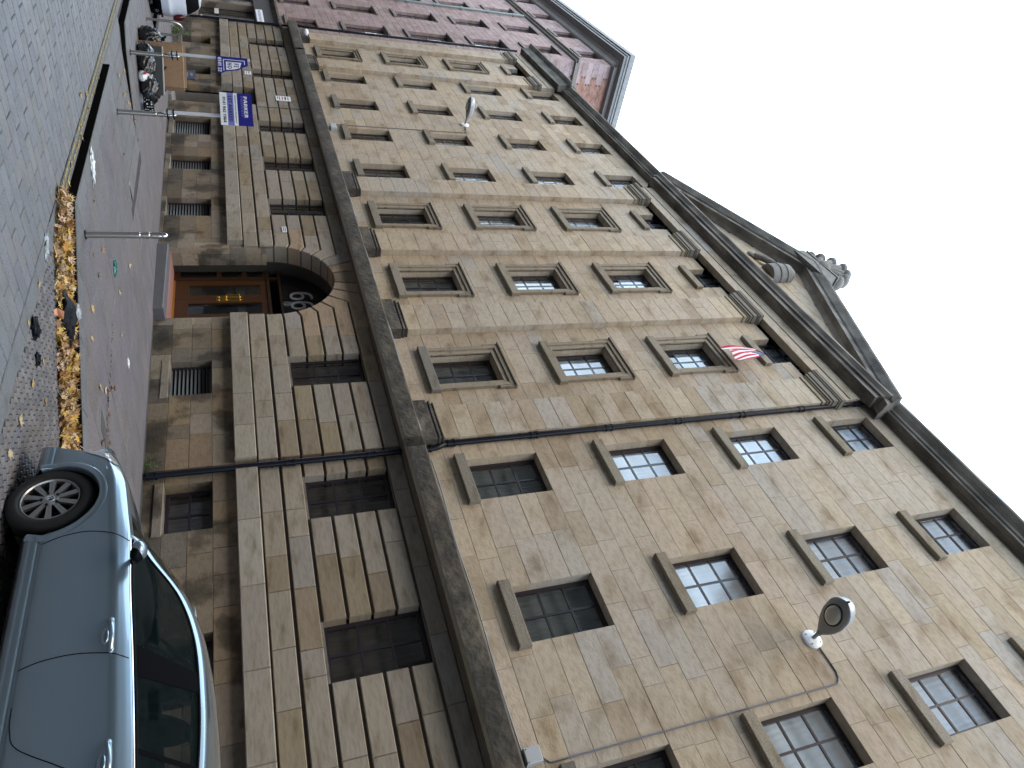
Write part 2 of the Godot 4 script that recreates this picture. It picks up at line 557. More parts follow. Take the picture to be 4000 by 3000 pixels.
var frames := {}
func window(b: Node3D, x: float, y0: float, w: float, h: float, z: float, cols: int, rows: int, behind: String, pane_tilt := true) -> void:
	var key := "%d_%d_%d_%d" % [roundi(w * 50), roundi(h * 50), cols, rows]
	var fw := 0.066
	var bar := 0.038
	var cw := (w - 2 * fw - (cols - 1) * bar) / cols
	var ch := (h - 2 * fw - (rows - 1) * bar) / rows
	if not frames.has(key):
		var f := MB.new()
		f.box(Vector3(0, 0, -0.05), Vector3(fw, h, 0.008))
		f.box(Vector3(w - fw, 0, -0.05), Vector3(w, h, 0.008))
		f.box(Vector3(fw, 0, -0.05), Vector3(w - fw, fw, 0.006))
		f.box(Vector3(fw, h - fw, -0.05), Vector3(w - fw, h, 0.006))
		for i in range(1, cols):
			var a := fw + i * cw + (i - 1) * bar
			f.box(Vector3(a, fw, -0.035), Vector3(a + bar, h - fw, 0.002))
		for j in range(1, rows):
			var a := fw + j * ch + (j - 1) * bar
			for i in cols:
				f.box(Vector3(fw + i * (cw + bar), a, -0.035), Vector3(fw + i * (cw + bar) + cw, a + bar, 0.004))
		var g := BoxMesh.new()
		g.size = Vector3(cw, ch, 0.005)
		g.material = M.pane
		var c := MB.new()
		var gr := []
		for i in 41:
			var t := i / 40.0
			gr.append(PackedVector3Array([Vector3(w * t, 0.0, 0.012 * sin(t * 70.0) + 0.008 * sin(t * 31.0)), Vector3(w * t, h, 0.008 * sin(t * 70.0))]))
		c.grid(gr)
		frames[key] = [f.mesh(), g, c.mesh()]
	var o := MeshInstance3D.new()
	o.name = "window"
	o.mesh = frames[key][0]
	o.material_override = M.frame
	o.position = Vector3(x, y0, z) - (b.get_meta("base") as Vector3)
	b.add_child(o, true)
	for i in cols:
		for j in rows:
			var p := MeshInstance3D.new()
			p.name = "pane"
			p.mesh = frames[key][1]
			p.position = Vector3(fw + i * (cw + bar) + cw / 2, fw + j * (ch + bar) + ch / 2, -0.008)
			if pane_tilt:
				p.rotation = Vector3(rng.randf_range(-0.006, 0.006), rng.randf_range(-0.008, 0.008), 0)
			o.add_child(p, true)
	if behind:
		var p := MeshInstance3D.new()
		p.name = "curtain" if behind == "curtain" else "blind"
		p.mesh = frames[key][2]
		p.material_override = M["blind" if behind == "half" else behind]
		p.position = Vector3(0, 0.0, -0.16)
		if behind == "half":
			p.material_override = M.blind
			p.scale = Vector3(1, 0.55, 1)
			p.position.y = h * 0.45
		o.add_child(p, true)

# ---------------------------------------------------------------- the sandstone building
func build_sandstone() -> void:
	var base := Vector3(-16, -2.0, -10)
	var b := thing("sandstone_tenement", "long buff sandstone tenement with a pediment, black drainpipes and rows of six-pane windows", "building", base)
	var upper := Pieces.new()
	var lower := Pieces.new()
	var basement := Pieces.new()
	var pil := Pieces.new()
	var friez := Pieces.new()
	var back := MB.new()
	back.col = Color(0.20, 0.175, 0.145)
	var ys := [3.09, 3.475, 3.862, 4.249, 4.636, 5.023, 5.41]
	for k in range(1, 9): ys.append(5.41 + 0.3875 * k)
	for k in range(1, 9): ys.append(8.51 + 0.38625 * k)
	for k in range(1, 9): ys.append(11.6 + 0.365 * k)
	ys.append(15.0)
	var tops := [5.41, 8.51, 11.6, 14.52]
	var bots := [3.862, 6.96, 10.055, 13.06]
	var cols := {"a": -35.27, "b": -32.0, "c": -28.97, "d": -25.92, "e": -22.86, "f": -19.62, "g": -15.97, "h": -12.26, "i": -8.93, "j": -5.95, "k": -2.94, "l": 0.05, "m": 3.05}
	var framed := "afgh"
	var holes := []
	var sill := Pieces.new()
	for key in cols:
		var x: float = cols[key]
		for r in 4:
			var t: float = tops[r]
			if r == 3 and framed.contains(key):
				t = 13.95
			var bt: float = bots[r]
			holes.append(Rect2(x, bt, 1.04, t - bt))
			var sx := 0.10 if not framed.contains(key) or r == 3 else 0.26
			var sm := MB.new()
			sm.col = pick([Color(0.24, 0.21, 0.165), Color(0.27, 0.235, 0.18), Color(0.22, 0.20, 0.165), Color(0.17, 0.155, 0.13)] if r == 0 else [Color(0.30, 0.26, 0.195), Color(0.32, 0.275, 0.21), Color(0.28, 0.235, 0.175)])
			sm.block(rect(x - sx, bt - 0.215, x + 1.04 + sx, bt + 0.004), Vector3(0, 0, -9.885), Vector3.RIGHT, Vector3.UP, Vector3.BACK, 0.33, 0.012)
			part("sill", sm, M.sill_stone, b)
			var behind := "blind"
			if r == 0:
				behind = "curtain" if key in ["g", "h", "i", "j", "k", "e"] else ""
			elif r == 3:
				behind = ["blind", "", "half"][rng.randi() % 3]
			elif rng.randf() < 0.2:
				behind = "half"
			if key == "i" and r == 3: behind = "half"
			if key in ["j", "k"] and r > 0: behind = "blind"
			window(b, x, bt, 1.04, tops[r] - bt, -10.22 if x > -14.0 else -10.2, 2, 3, behind)
			if framed.contains(key) and r < 3:
				var a := MB.new()
				for s in 2:
					var w0: float = [0.0, 0.11][s]
					var w1: float = [0.11, 0.21][s]
					var d: float = [0.045, 0.085][s]
					a.col = Color(0.34, 0.285, 0.215) if s == 0 else Color(0.30, 0.25, 0.185)
					var zf: float = -10.0 + d
					a.block(rect(x - w1, bt + 0.002, x - w0, t + w0), Vector3(0, 0, zf), Vector3.RIGHT, Vector3.UP, Vector3.BACK, d + 0.03, 0.008)
					a.block(rect(x + 1.04 + w0, bt + 0.002, x + 1.04 + w1, t + w0), Vector3(0, 0, zf), Vector3.RIGHT, Vector3.UP, Vector3.BACK, d + 0.03, 0.008)
					a.block(rect(x - w1, t + w0 + 0.002, x + 1.04 + w1, t + w1), Vector3(0, 0, zf), Vector3.RIGHT, Vector3.UP, Vector3.BACK, d + 0.03, 0.008)
				a.col = Color(0.26, 0.22, 0.165)
				for e in [[x - 0.27, x - 0.212], [x + 1.252, x + 1.31]]:
					a.block(rect(e[0], t - 0.16, e[1], t + 0.21), Vector3(0, 0, -9.92), Vector3.RIGHT, Vector3.UP, Vector3.BACK, 0.1, 0.008)
				a.block(rect(x - 0.28, t + 0.212, x + 1.32, t + 0.262), Vector3(0, 0, -9.875), Vector3.RIGHT, Vector3.UP, Vector3.BACK, 0.14, 0.01)
				part("window_surround", a, M.sill_stone, b)
	# pilasters
	var pils := [[-37.1, -36.1], [-33.2, -32.25], [-21.4, -20.42], [-17.77, -16.8], [-14.12, -13.1], [-10.36, -9.42]]
	for p in pils:
		holes.append(Rect2(p[0] + 0.02, 3.0, p[1] - p[0] - 0.04, 10.95))
		wall(pil, ys.slice(1, 29).filter(func(y): return y < 13.4) + [13.36], p[0], p[1], -9.815, [], 0.75, UP_PAL, M.upper_stone, 0.005, 0.005, 0.2, 0.005, back, 0.012, up_tint)
		var pb := MB.new()
		pb.col = Color(0.17, 0.152, 0.128)
		for s in [[0.30, 3.02, 3.36], [0.26, 3.363, 3.40], [0.28, 3.403, 3.45], [0.235, 3.453, 3.49], [0.25, 3.493, 3.53]]:
			pb.block(rect(p[0] - s[0] + 0.185, s[1], p[1] + s[0] - 0.185, s[2]), Vector3(0, 0, -10.0 + s[0]), Vector3.RIGHT, Vector3.UP, Vector3.BACK, s[0], 0.01)
		part("pilaster_base", pb, M.sooty_stone, b)
		var pc := MB.new()
		for s in [[0.215, 13.36, 13.42, 0], [0.195, 13.423, 13.50, 0], [0.225, 13.503, 13.54, 0], [0.26, 13.543, 13.62, 1], [0.285, 13.623, 13.77, 1], [0.31, 13.773, 13.82, 1], [0.33, 13.823, 13.945, 1]]:
			pc.col = [Color(0.36, 0.295, 0.20), Color(0.20, 0.175, 0.14)][s[3]]
			pc.block(rect(p[0] - s[0] + 0.185, s[1], p[1] + s[0] - 0.185, s[2]), Vector3(0, 0, -10.0 + s[0]), Vector3.RIGHT, Vector3.UP, Vector3.BACK, s[0] + 0.02, 0.009)
		part("pilaster_capital", pc, M.sill_stone, b)
	# entablatures hide the wall above the bays
	for e in [[-21.42, -9.4], [-37.3, -32.1]]:
		holes.append(Rect2(e[0] + 0.02, 13.96, e[1] - e[0] - 0.04, 1.2))
		wall(friez, [13.95, 14.27, 14.67], e[0], e[1], -9.8, [], 1.5, UP_PAL, M.upper_stone, 0.005, 0.005, 0.23, 0.007, back, 0.012, up_tint)
		var fl := MB.new()
		fl.col = Color(0.12, 0.105, 0.085)
		cornice(fl, [[0.0, 14.262], [0.02, 14.262], [0.02, 14.285], [0.0, 14.285]], e[0] + 0.02, e[1] - 0.02, -9.806, false, false)
		part("moulding", fl, M.dark_stone, b)
	wall(upper, ys, -37.9, 5.2, WZ, holes, 0.95, UP_PAL, M.upper_stone, 0.0045, 0.0035, 0.3, 0.004, back, 0.012, up_tint)
	flush(upper, "ashlar_block", "ashlar_blocks", b)
	flush(pil, "pilaster_block", "pilaster_blocks", b)
	flush(friez, "frieze_block", "frieze_blocks", b)
	# string course with its drip, in three runs broken at the drainpipe
	for s in [[-37.9, -33.6, 0.10], [-33.6, -9.47, 0.05], [-9.3, 5.2, 0.05]]:
		var st := MB.new()
		var dd: float = s[2]
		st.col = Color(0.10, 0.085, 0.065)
		cornice(st, [[0.0, 2.64], [0.24, 2.66], [0.33 + dd, 2.64], [0.35 + dd, 2.70]], s[0], s[1], -10.0, false, s[1] > -20)
		part("string_course_soffit", st, M.lower_stone, b)
		var sf := MB.new()
		sf.col = Color(0.135, 0.122, 0.102)
		cornice(sf, [[0.352 + dd, 2.703], [0.36 + dd, 3.03], [0.33 + dd, 3.06], [0.05, 3.17], [0.0, 3.17]], s[0], s[1], -10.0, false, s[1] > -20, 1.6)
		part("string_course", sf, M.sooty_stone, b)
	# main cornice
	var cp := [[0.0, 14.93], [0.10, 14.97], [0.14, 14.93], [0.27, 14.95], [0.27, 15.02], [0.31, 15.04], [0.33, 15.09], [0.42, 15.15], [0.50, 15.22], [0.50, 15.29], [0.0, 15.36]]
	for s in [[-32.2, -21.5], [-9.35, 5.2]]:
		var c := MB.new()
		c.col = Color(0.30, 0.28, 0.25)
		cornice(c, cp, s[0], s[1], -10.0, false, false)
		part("cornice", c, M.dark_stone, b)
	var cp2 := [[0.0, 14.60], [0.10, 14.64], [0.12, 14.66], [0.30, 14.67], [0.30, 14.80], [0.36, 14.82], [0.38, 14.88], [0.46, 14.96], [0.46, 15.02], [0.0, 15.04]]
	var c1 := MB.new()
	c1.col = Color(0.32, 0.295, 0.265)
	cornice(c1, cp2, -21.4, -9.42, -9.8)
	part("cornice", c1, M.dark_stone, b)
	var cp3 := []
	for q in cp: cp3.append([q[0], q[1] + (0.02 if q[1] > 15 else -0.28)])
	cp3[4] = [0.27, 14.80]
	var c2 := MB.new()
	c2.col = Color(0.24, 0.23, 0.20)
	cornice(c2, cp3, -37.3, -32.1, -9.8)
	c2.col = Color(0.26, 0.27, 0.20)
	c2.box(Vector3(-37.5, 15.35, -10.3), Vector3(-32.0, 15.75, -9.7))
	part("cornice", c2, M.dark_stone, b)
	# pediment
	var rp := [[0.0, -0.50], [0.05, -0.46], [0.12, -0.42], [0.33, -0.40], [0.33, -0.27], [0.38, -0.24], [0.42, -0.18], [0.50, -0.07], [0.50, 0.0], [-0.5, 0.05]]
	for side in 2:
		var rk := MB.new()
		rk.col = Color(0.27, 0.255, 0.23)
		var n := 8
		for s in n:
			var k := 1.0 + rng.randf_range(-0.12, 0.12)
			rk.col = Color(0.34 * k, 0.32 * k, 0.29 * k)
			var xa := lerpf(-21.85, -15.33, s / float(n)) if side == 0 else lerpf(-15.33, -8.81, s / float(n))
			var xb := lerpf(-21.85, -15.33, (s + 1) / float(n)) if side == 0 else lerpf(-15.33, -8.81, (s + 1) / float(n))
			var ya := 17.53 - absf(xa + 15.33) * 0.362
			var yb := 17.53 - absf(xb + 15.33) * 0.362
			for i in rp.size() - 1:
				rk.quad(Vector3(xa, ya + rp[i][1], -9.8 + rp[i][0]), Vector3(xb, yb + rp[i][1], -9.8 + rp[i][0]), Vector3(xb, yb + rp[i + 1][1], -9.8 + rp[i + 1][0]), Vector3(xa, ya + rp[i + 1][1], -9.8 + rp[i + 1][0]))
			if (s == 0 and side == 0) or (s == n - 1 and side == 1):
				var ex := xa if side == 0 else xb
				var ey := ya if side == 0 else yb
				for i in rp.size() - 1:
					rk.quad(Vector3(ex, ey + rp[i][1], -10.2), Vector3(ex, ey + rp[i][1], -9.8 + rp[i][0]), Vector3(ex, ey + rp[i + 1][1], -9.8 + rp[i + 1][0]), Vector3(ex, ey + rp[i + 1][1], -10.2))
		part("raking_cornice", rk, M.dark_stone, b)
	var ty := Pieces.new()
	var tys := [14.98, 15.3, 15.65, 16.0, 16.35, 16.7, 17.05]
	for k in tys.size() - 1:
		var half: float = (17.53 - 0.2 - tys[k + 1]) / 0.362
		wall(ty, [tys[k], tys[k + 1]], -15.33 - half, -15.33 + half, -9.81, [], 1.3, UP_PAL, M.upper_stone, 0.006, 0.006, 0.2, 0.005, back)
	flush(ty, "tympanum_block", "tympanum_blocks", b)
	build_crest(b)
	# roofs behind the cornices
	var rf := MB.new()
	rf.col = Color(0.10, 0.10, 0.11)
	rf.quad(Vector3(-37.9, 15.34, -10.0), Vector3(5.2, 15.34, -10.0), Vector3(5.2, 15.5, -22.0), Vector3(-37.9, 15.5, -22.0))
	for sg in [-1.0, 1.0]:
		rf.quad(Vector3(-15.33, 17.5, -10.28), Vector3(-15.33 + sg * 6.5, 15.15, -10.28), Vector3(-15.33 + sg * 6.5, 15.15, -18.0), Vector3(-15.33, 17.5, -18.0))
	rf.tri(Vector3(-21.8, 15.15, -10.27), Vector3(-8.9, 15.15, -10.27), Vector3(-15.33, 17.5, -10.27))
	part("roof", rf, M.plain, b)
	# ---- ground floor with channelled joints
	var gys := [-0.02, 0.37, 0.76, 1.155, 1.545, 1.93, 2.315, 2.66]
	var gh := []
	for x in [-35.6, -31.4, -25.85, -22.80, -19.85, -12.40]: gh.append(Rect2(x, 0.76, 1.0, 1.545))
	var gr := []
	for x in [-8.95, -5.93, -2.9, 0.1, 3.1]: gr.append(Rect2(x, 0.76, 1.0, 1.545))
	for h in gh:
		window(b, h.position.x, h.position.y, 1.0, h.size.y, -10.10, 2, 3, "drape")
	for h in gr:
		window(b, h.position.x, h.position.y, 1.0, h.size.y, -10.20, 2, 3, "drape")
	for h in gh + gr:
		var s := MB.new()
		s.col = Color(0.20, 0.18, 0.15)
		var zf := -9.89 if h.position.x < -9.5 else -9.99
		s.box(Vector3(h.position.x + 0.003, 0.73, zf - 0.25), Vector3(h.position.x + 0.997, 0.775, zf - 0.02))
		part("sill", s, M.sill_stone, b)
	var arch := Rect2(-17.12, -3.0, 3.09, 3.37)
	var xl := [-18.0, -17.8, -18.05, -17.7, -18.1, -17.75]
	var xr := [-13.15, -13.4, -13.1, -13.45, -13.05, -13.35]
	var gb := MB.new()
	gb.col = Color(0.10, 0.08, 0.065)
	var doorh := Rect2(-29.1, -3.0, 1.75, 3.74)
	for k in 7:
		var ex := gh + [doorh]
		ex.append(arch if k == 0 else Rect2(xl[k - 1], gys[k] - 0.01, xr[k - 1] - xl[k - 1], gys[k + 1] - gys[k] + 0.02))
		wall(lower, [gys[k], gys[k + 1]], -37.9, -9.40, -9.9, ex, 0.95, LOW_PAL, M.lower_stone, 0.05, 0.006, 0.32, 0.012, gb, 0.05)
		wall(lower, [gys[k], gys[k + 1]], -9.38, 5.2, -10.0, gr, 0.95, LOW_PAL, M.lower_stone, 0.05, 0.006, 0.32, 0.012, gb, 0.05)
	# voussoirs that turn into the courses
	var xc := -15.575
	var yc := 0.55
	var r := 1.57
	var jl := [[0.0, 0.37], [0.0, 0.76], [0.0, 1.155], [0.0, 1.545], [0.0, 1.93], [0.0, 2.315]]
	var th := [0.0, deg_to_rad(7.0), deg_to_rad(20.0), deg_to_rad(33.5), deg_to_rad(45.5), deg_to_rad(58.0), deg_to_rad(70.0), deg_to_rad(82.0), deg_to_rad(98.0)]
	var g := 0.022
	for side in [1.0, -1.0]:
		for k in 8:
			if side < 0 and k == 7:
				continue
			var lowp := PackedVector2Array()
			var ta: float = th[k]
			var tb: float = th[k + 1]
			var xo: float = (xr[k] - xc) if side > 0 and k < 6 else (xc - xl[k]) if k < 6 else 0.0
			# lower joint from the outside in, then the arc, then the upper joint outwards
			if k == 0:
				lowp.append_array([Vector2(xo, 0.37 + g), Vector2(r, 0.37 + g), Vector2(r, yc)])
			elif k < 6:
				var y: float = jl[k][1]
				var kr := (y - yc) / sin(ta)
				if kr < r + 0.12: kr = r + 0.14
				lowp.append_array([Vector2(xo, y + g), Vector2(cos(ta) * kr + g * 0.3, y + g), Vector2(cos(ta) * r - sin(ta) * g, yc + sin(ta) * r + cos(ta) * g)])
			else:
				var kr := (2.66 - yc) / sin(ta)
				lowp.append_array([Vector2(cos(ta) * kr - sin(ta) * g, 2.66), Vector2(cos(ta) * r - sin(ta) * g, yc + sin(ta) * r + cos(ta) * g)])
			var steps := 4
			for i in range(1, steps):
				var t := lerpf(ta, tb, i / float(steps))
				if k == 0 and i < 2: continue
				lowp.append(Vector2(cos(t) * r, yc + sin(t) * r))
			lowp.append(Vector2(cos(tb) * r + sin(tb) * g, yc + sin(tb) * r - cos(tb) * g))
			if k < 5:
				var y: float = jl[k + 1][1]
				var kr := (y - yc) / sin(tb)
				if kr < r + 0.12: kr = r + 0.14
				lowp.append_array([Vector2(cos(tb) * kr + g * 0.3, y - g), Vector2(xo, y - g)])
			elif k == 5:
				var kr := (2.66 - yc) / sin(tb)
				lowp.append_array([Vector2(cos(tb) * kr + sin(tb) * g, 2.66), Vector2(xo, 2.66)])
			else:
				var kr := (2.66 - yc) / sin(tb)
				lowp.append(Vector2(cos(tb) * kr + sin(tb) * g, 2.66))
			if side < 0:
				for i in lowp.size(): lowp[i].x = -lowp[i].x
				lowp.reverse()
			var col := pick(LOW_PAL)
			if rng.randf() < 0.4: col = Color(0.30, 0.225, 0.16)
			if Geometry2D.is_polygon_clockwise(lowp): lowp = _rev(lowp)
			var vm := MB.new()
			vm.col = col
			vm.block(lowp, Vector3(xc, 0, -9.9), Vector3.RIGHT, Vector3.UP, Vector3.BACK, 0.5, 0.014)
			part("voussoir", vm, M.lower_stone, b)
	# mortar behind the voussoirs, as a ring and the spandrels
	for i in 36:
		var a := PI * i / 36.0
		var c := PI * (i + 1) / 36.0
		for q in [[r + 0.012, 1.95]]:
			gb.quad(Vector3(xc + cos(a) * q[0], yc + sin(a) * q[0], -9.955), Vector3(xc + cos(a) * q[1] * 1.3, yc + sin(a) * minf(q[1] * 1.3, 2.1 / maxf(sin(a), 0.01)), -9.955), Vector3(xc + cos(c) * q[1] * 1.3, yc + sin(c) * minf(q[1] * 1.3, 2.1 / maxf(sin(c), 0.01)), -9.955), Vector3(xc + cos(c) * q[0], yc + sin(c) * q[0], -9.955))
			gb.quad(Vector3(xc + cos(a) * (r + 0.006), yc + sin(a) * (r + 0.006), -9.94), Vector3(xc + cos(a) * (r + 0.006), yc + sin(a) * (r + 0.006), -10.42), Vector3(xc + cos(c) * (r + 0.006), yc + sin(c) * (r + 0.006), -10.42), Vector3(xc + cos(c) * (r + 0.006), yc + sin(c) * (r + 0.006), -9.94))
	gb.quad(Vector3(-18.1, 0.37, -9.956), Vector3(-17.1, 0.37, -9.956), Vector3(-17.1, 0.76, -9.956), Vector3(-18.1, 0.76, -9.956))
	gb.quad(Vector3(-14.05, 0.37, -9.956), Vector3(-13.0, 0.37, -9.956), Vector3(-13.0, 0.76, -9.956), Vector3(-14.05, 0.76, -9.956))
	flush(lower, "rusticated_block", "rusticated_blocks", b)
	# stones of the two door jambs
	for side in 2:
		var jx := -17.12 if side == 0 else -14.02
		var yy := -2.3
		while yy < 0.54:
			var h := minf(0.39, 0.55 - yy)
			for q in [[-10.15, -9.96], [-10.5, -10.155]]:
				var j := MB.new()
				j.col = pick([Color(0.28, 0.24, 0.19), Color(0.20, 0.18, 0.15), Color(0.31, 0.25, 0.19), Color(0.33, 0.28, 0.22)], 0.1)
				var s := 1.0 if side == 0 else -1.0
				j.block(rect(q[0], yy + 0.003, q[1], yy + h - 0.003) if side == 1 else rect(-q[1], yy + 0.003, -q[0], yy + h - 0.003), Vector3(jx + s * 0.003, 0, 0), Vector3(0, 0, -1 if side == 0 else 1), Vector3.UP, Vector3(s, 0, 0), 0.25, 0.006)
				part("jamb_block", j, M.base_stone, b)
			yy += 0.39
	# plinth band
	for s in [[-37.9, -29.1, -9.80], [-27.35, -17.25, -9.80], [-13.98, -9.40, -9.80], [-9.28, 5.2, -9.88]]:
		var x: float = s[0]
		while x < s[1] - 0.01:
			var l := minf(rng.randf_range(0.9, 1.7), s[1] - x)
			if s[1] - x - l < 0.4: l = s[1] - x
			var p := MB.new()
			p.col = pick([Color(0.27, 0.245, 0.21), Color(0.29, 0.265, 0.225), Color(0.24, 0.215, 0.18)])
			p.block(rect(x + 0.002, -0.40, x + l - 0.002, -0.022), Vector3(0, 0, s[2]), Vector3.RIGHT, Vector3.UP, Vector3.BACK, 0.3, 0.015)
			part("plinth_stone", p, M.lower_stone, b)
			x += l
	# ---- basement wall
	var bys := [-0.40, -0.79, -1.18, -1.57, -1.96, -2.35, -2.75]
	bys.reverse()
	var bh := [Rect2(-35.2, -1.96, 0.95, 1.17), Rect2(-31.3, -1.96, 0.95, 1.17), Rect2(-25.85, -1.96, 1.42, 1.17), Rect2(-22.70, -1.96, 0.95, 1.17), Rect2(-19.85, -1.96, 1.02, 1.17), Rect2(-12.45, -1.62, 1.05, 0.83)]
	var br := [Rect2(-9.1, -1.62, 1.06, 0.83), Rect2(-6.1, -1.62, 1.06, 0.83), Rect2(-3.1, -1.62, 1.06, 0.83)]
	var dirt := func(c: Color, _x: float, y: float) -> Color: return c * (0.62 if y < -1.5 and rng.randf() < 0.6 else 1.0)
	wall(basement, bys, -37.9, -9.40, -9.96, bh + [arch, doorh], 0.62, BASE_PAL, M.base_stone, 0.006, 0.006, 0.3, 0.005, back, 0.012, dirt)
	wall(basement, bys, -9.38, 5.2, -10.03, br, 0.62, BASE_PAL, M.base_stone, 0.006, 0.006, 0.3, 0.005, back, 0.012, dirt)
	flush(basement, "basement_block", "basement_blocks", b)
	part("mortar_bed", back, M.mortar, b)
	part("channel_bed", gb, M.mortar, b)
	for h in bh:
		if h.position.x > -30:
			var lv := MB.new()
			lv.box(Vector3(h.position.x, h.position.y, -10.22), Vector3(h.position.x + 0.05, h.end.y, -10.12))
			lv.box(Vector3(h.end.x - 0.05, h.position.y, -10.22), Vector3(h.end.x, h.end.y, -10.12))
			lv.box(Vector3(h.position.x + 0.05, h.end.y - 0.06, -10.22), Vector3(h.end.x - 0.05, h.end.y, -10.12))
			part("louvre_frame", lv, M.frame, b)
			var ns := int(h.size.y / 0.075)
			var sl := MB.new()
			sl.box(Vector3(-h.size.x / 2 + 0.05, -0.03, -0.006), Vector3(h.size.x / 2 - 0.05, 0.03, 0.006))
			var sm := sl.mesh()
			for k in ns - 1:
				var o := MeshInstance3D.new()
				o.name = "slat"
				o.mesh = sm
				o.material_override = M.louvre
				o.position = Vector3(h.get_center().x, h.position.y + 0.06 + k * 0.075, -10.16) - base
				o.rotation.x = -0.75
				b.add_child(o, true)
		else:
			window(b, h.position.x, h.position.y, h.size.x, h.size.y, -10.25, 2, 2, "")
		var s := MB.new()
		s.col = Color(0.22, 0.20, 0.165)
		s.block(rect(h.position.x - 0.06, h.position.y - 0.12, h.end.x + 0.06, h.position.y + 0.03), Vector3(0, 0, -9.945), Vector3.RIGHT, Vector3.UP, Vector3.BACK, 0.3, 0.01)
		part("sill", s, M.base_stone, b)
	for h in br:
		window(b, h.position.x, h.position.y + 0.05, h.size.x, h.size.y - 0.05, -10.28, 2, 2, "drape")
		var s := MB.new()
		s.col = Color(0.20, 0.18, 0.15)
		s.block(rect(h.position.x - 0.05, h.position.y - 0.10, h.end.x + 0.05, h.position.y + 0.05), Vector3(0, 0, -10.0), Vector3.RIGHT, Vector3.UP, Vector3.BACK, 0.3, 0.01)
		part("sill", s, M.base_stone, b)
	# plain side door in the left half
	var dm := MB.new()
	dm.col = Color(0.02, 0.018, 0.018)
	dm.box(Vector3(-29.2, -2.4, -10.72), Vector3(-27.2, 0.84, -10.66))
	for k in 4:
		dm.box(Vector3(-28.95 + (k % 2) * 0.85, -2.1 + (k >> 1) * 1.4, -10.66), Vector3(-28.35 + (k % 2) * 0.85, -0.95 + (k >> 1) * 1.4, -10.64))
	part("side_door", dm, M.wood, b)
	var ds := MB.new()
	ds.col = Color(0.26, 0.25, 0.24)
	ds.box(Vector3(-29.25, -2.6, -10.6), Vector3(-27.2, -2.04, -9.7))
	for jx in [-29.1, -27.35]:
		ds.box(Vector3(jx - (0.3 if jx < -28 else 0.0), -2.6, -10.66), Vector3(jx + (0.0 if jx < -28 else 0.3), 0.74, -10.2))
	part("door_step", ds, M.kerb, b)
	build_entrance(b)
	# dark rooms, so that panes have something behind them
	var room := MB.new()
	room.quad(Vector3(-37.9, -3, -13.5), Vector3(5.2, -3, -13.5), Vector3(5.2, 15.3, -13.5), Vector3(-37.9, 15.3, -13.5))
	for y in [-0.15, 2.95, 6.3, 9.4, 12.5]:
		room.box(Vector3(-37.9, y - 0.1, -13.5), Vector3(5.2, y + 0.1, -10.45 if y > 0.0 else -10.95))
	for x in [-37.88, 5.18]:
		room.box(Vector3(x - 0.15, -3, -22), Vector3(x + 0.15, 15.3, -10.32))
	for x in [-33.5, -30.2, -27.2, -24.2, -21.0, -17.6, -13.6, -10.0, -7.2, -4.2, -1.2, 1.8]:
		room.box(Vector3(x - 0.06, -3, -13.5), Vector3(x + 0.06, 15.3, -10.46))
	room.box(Vector3(-38, -3, -22.2), Vector3(5.3, 15.3, -22.0))
	part("interior_walls", room, M.room, b)

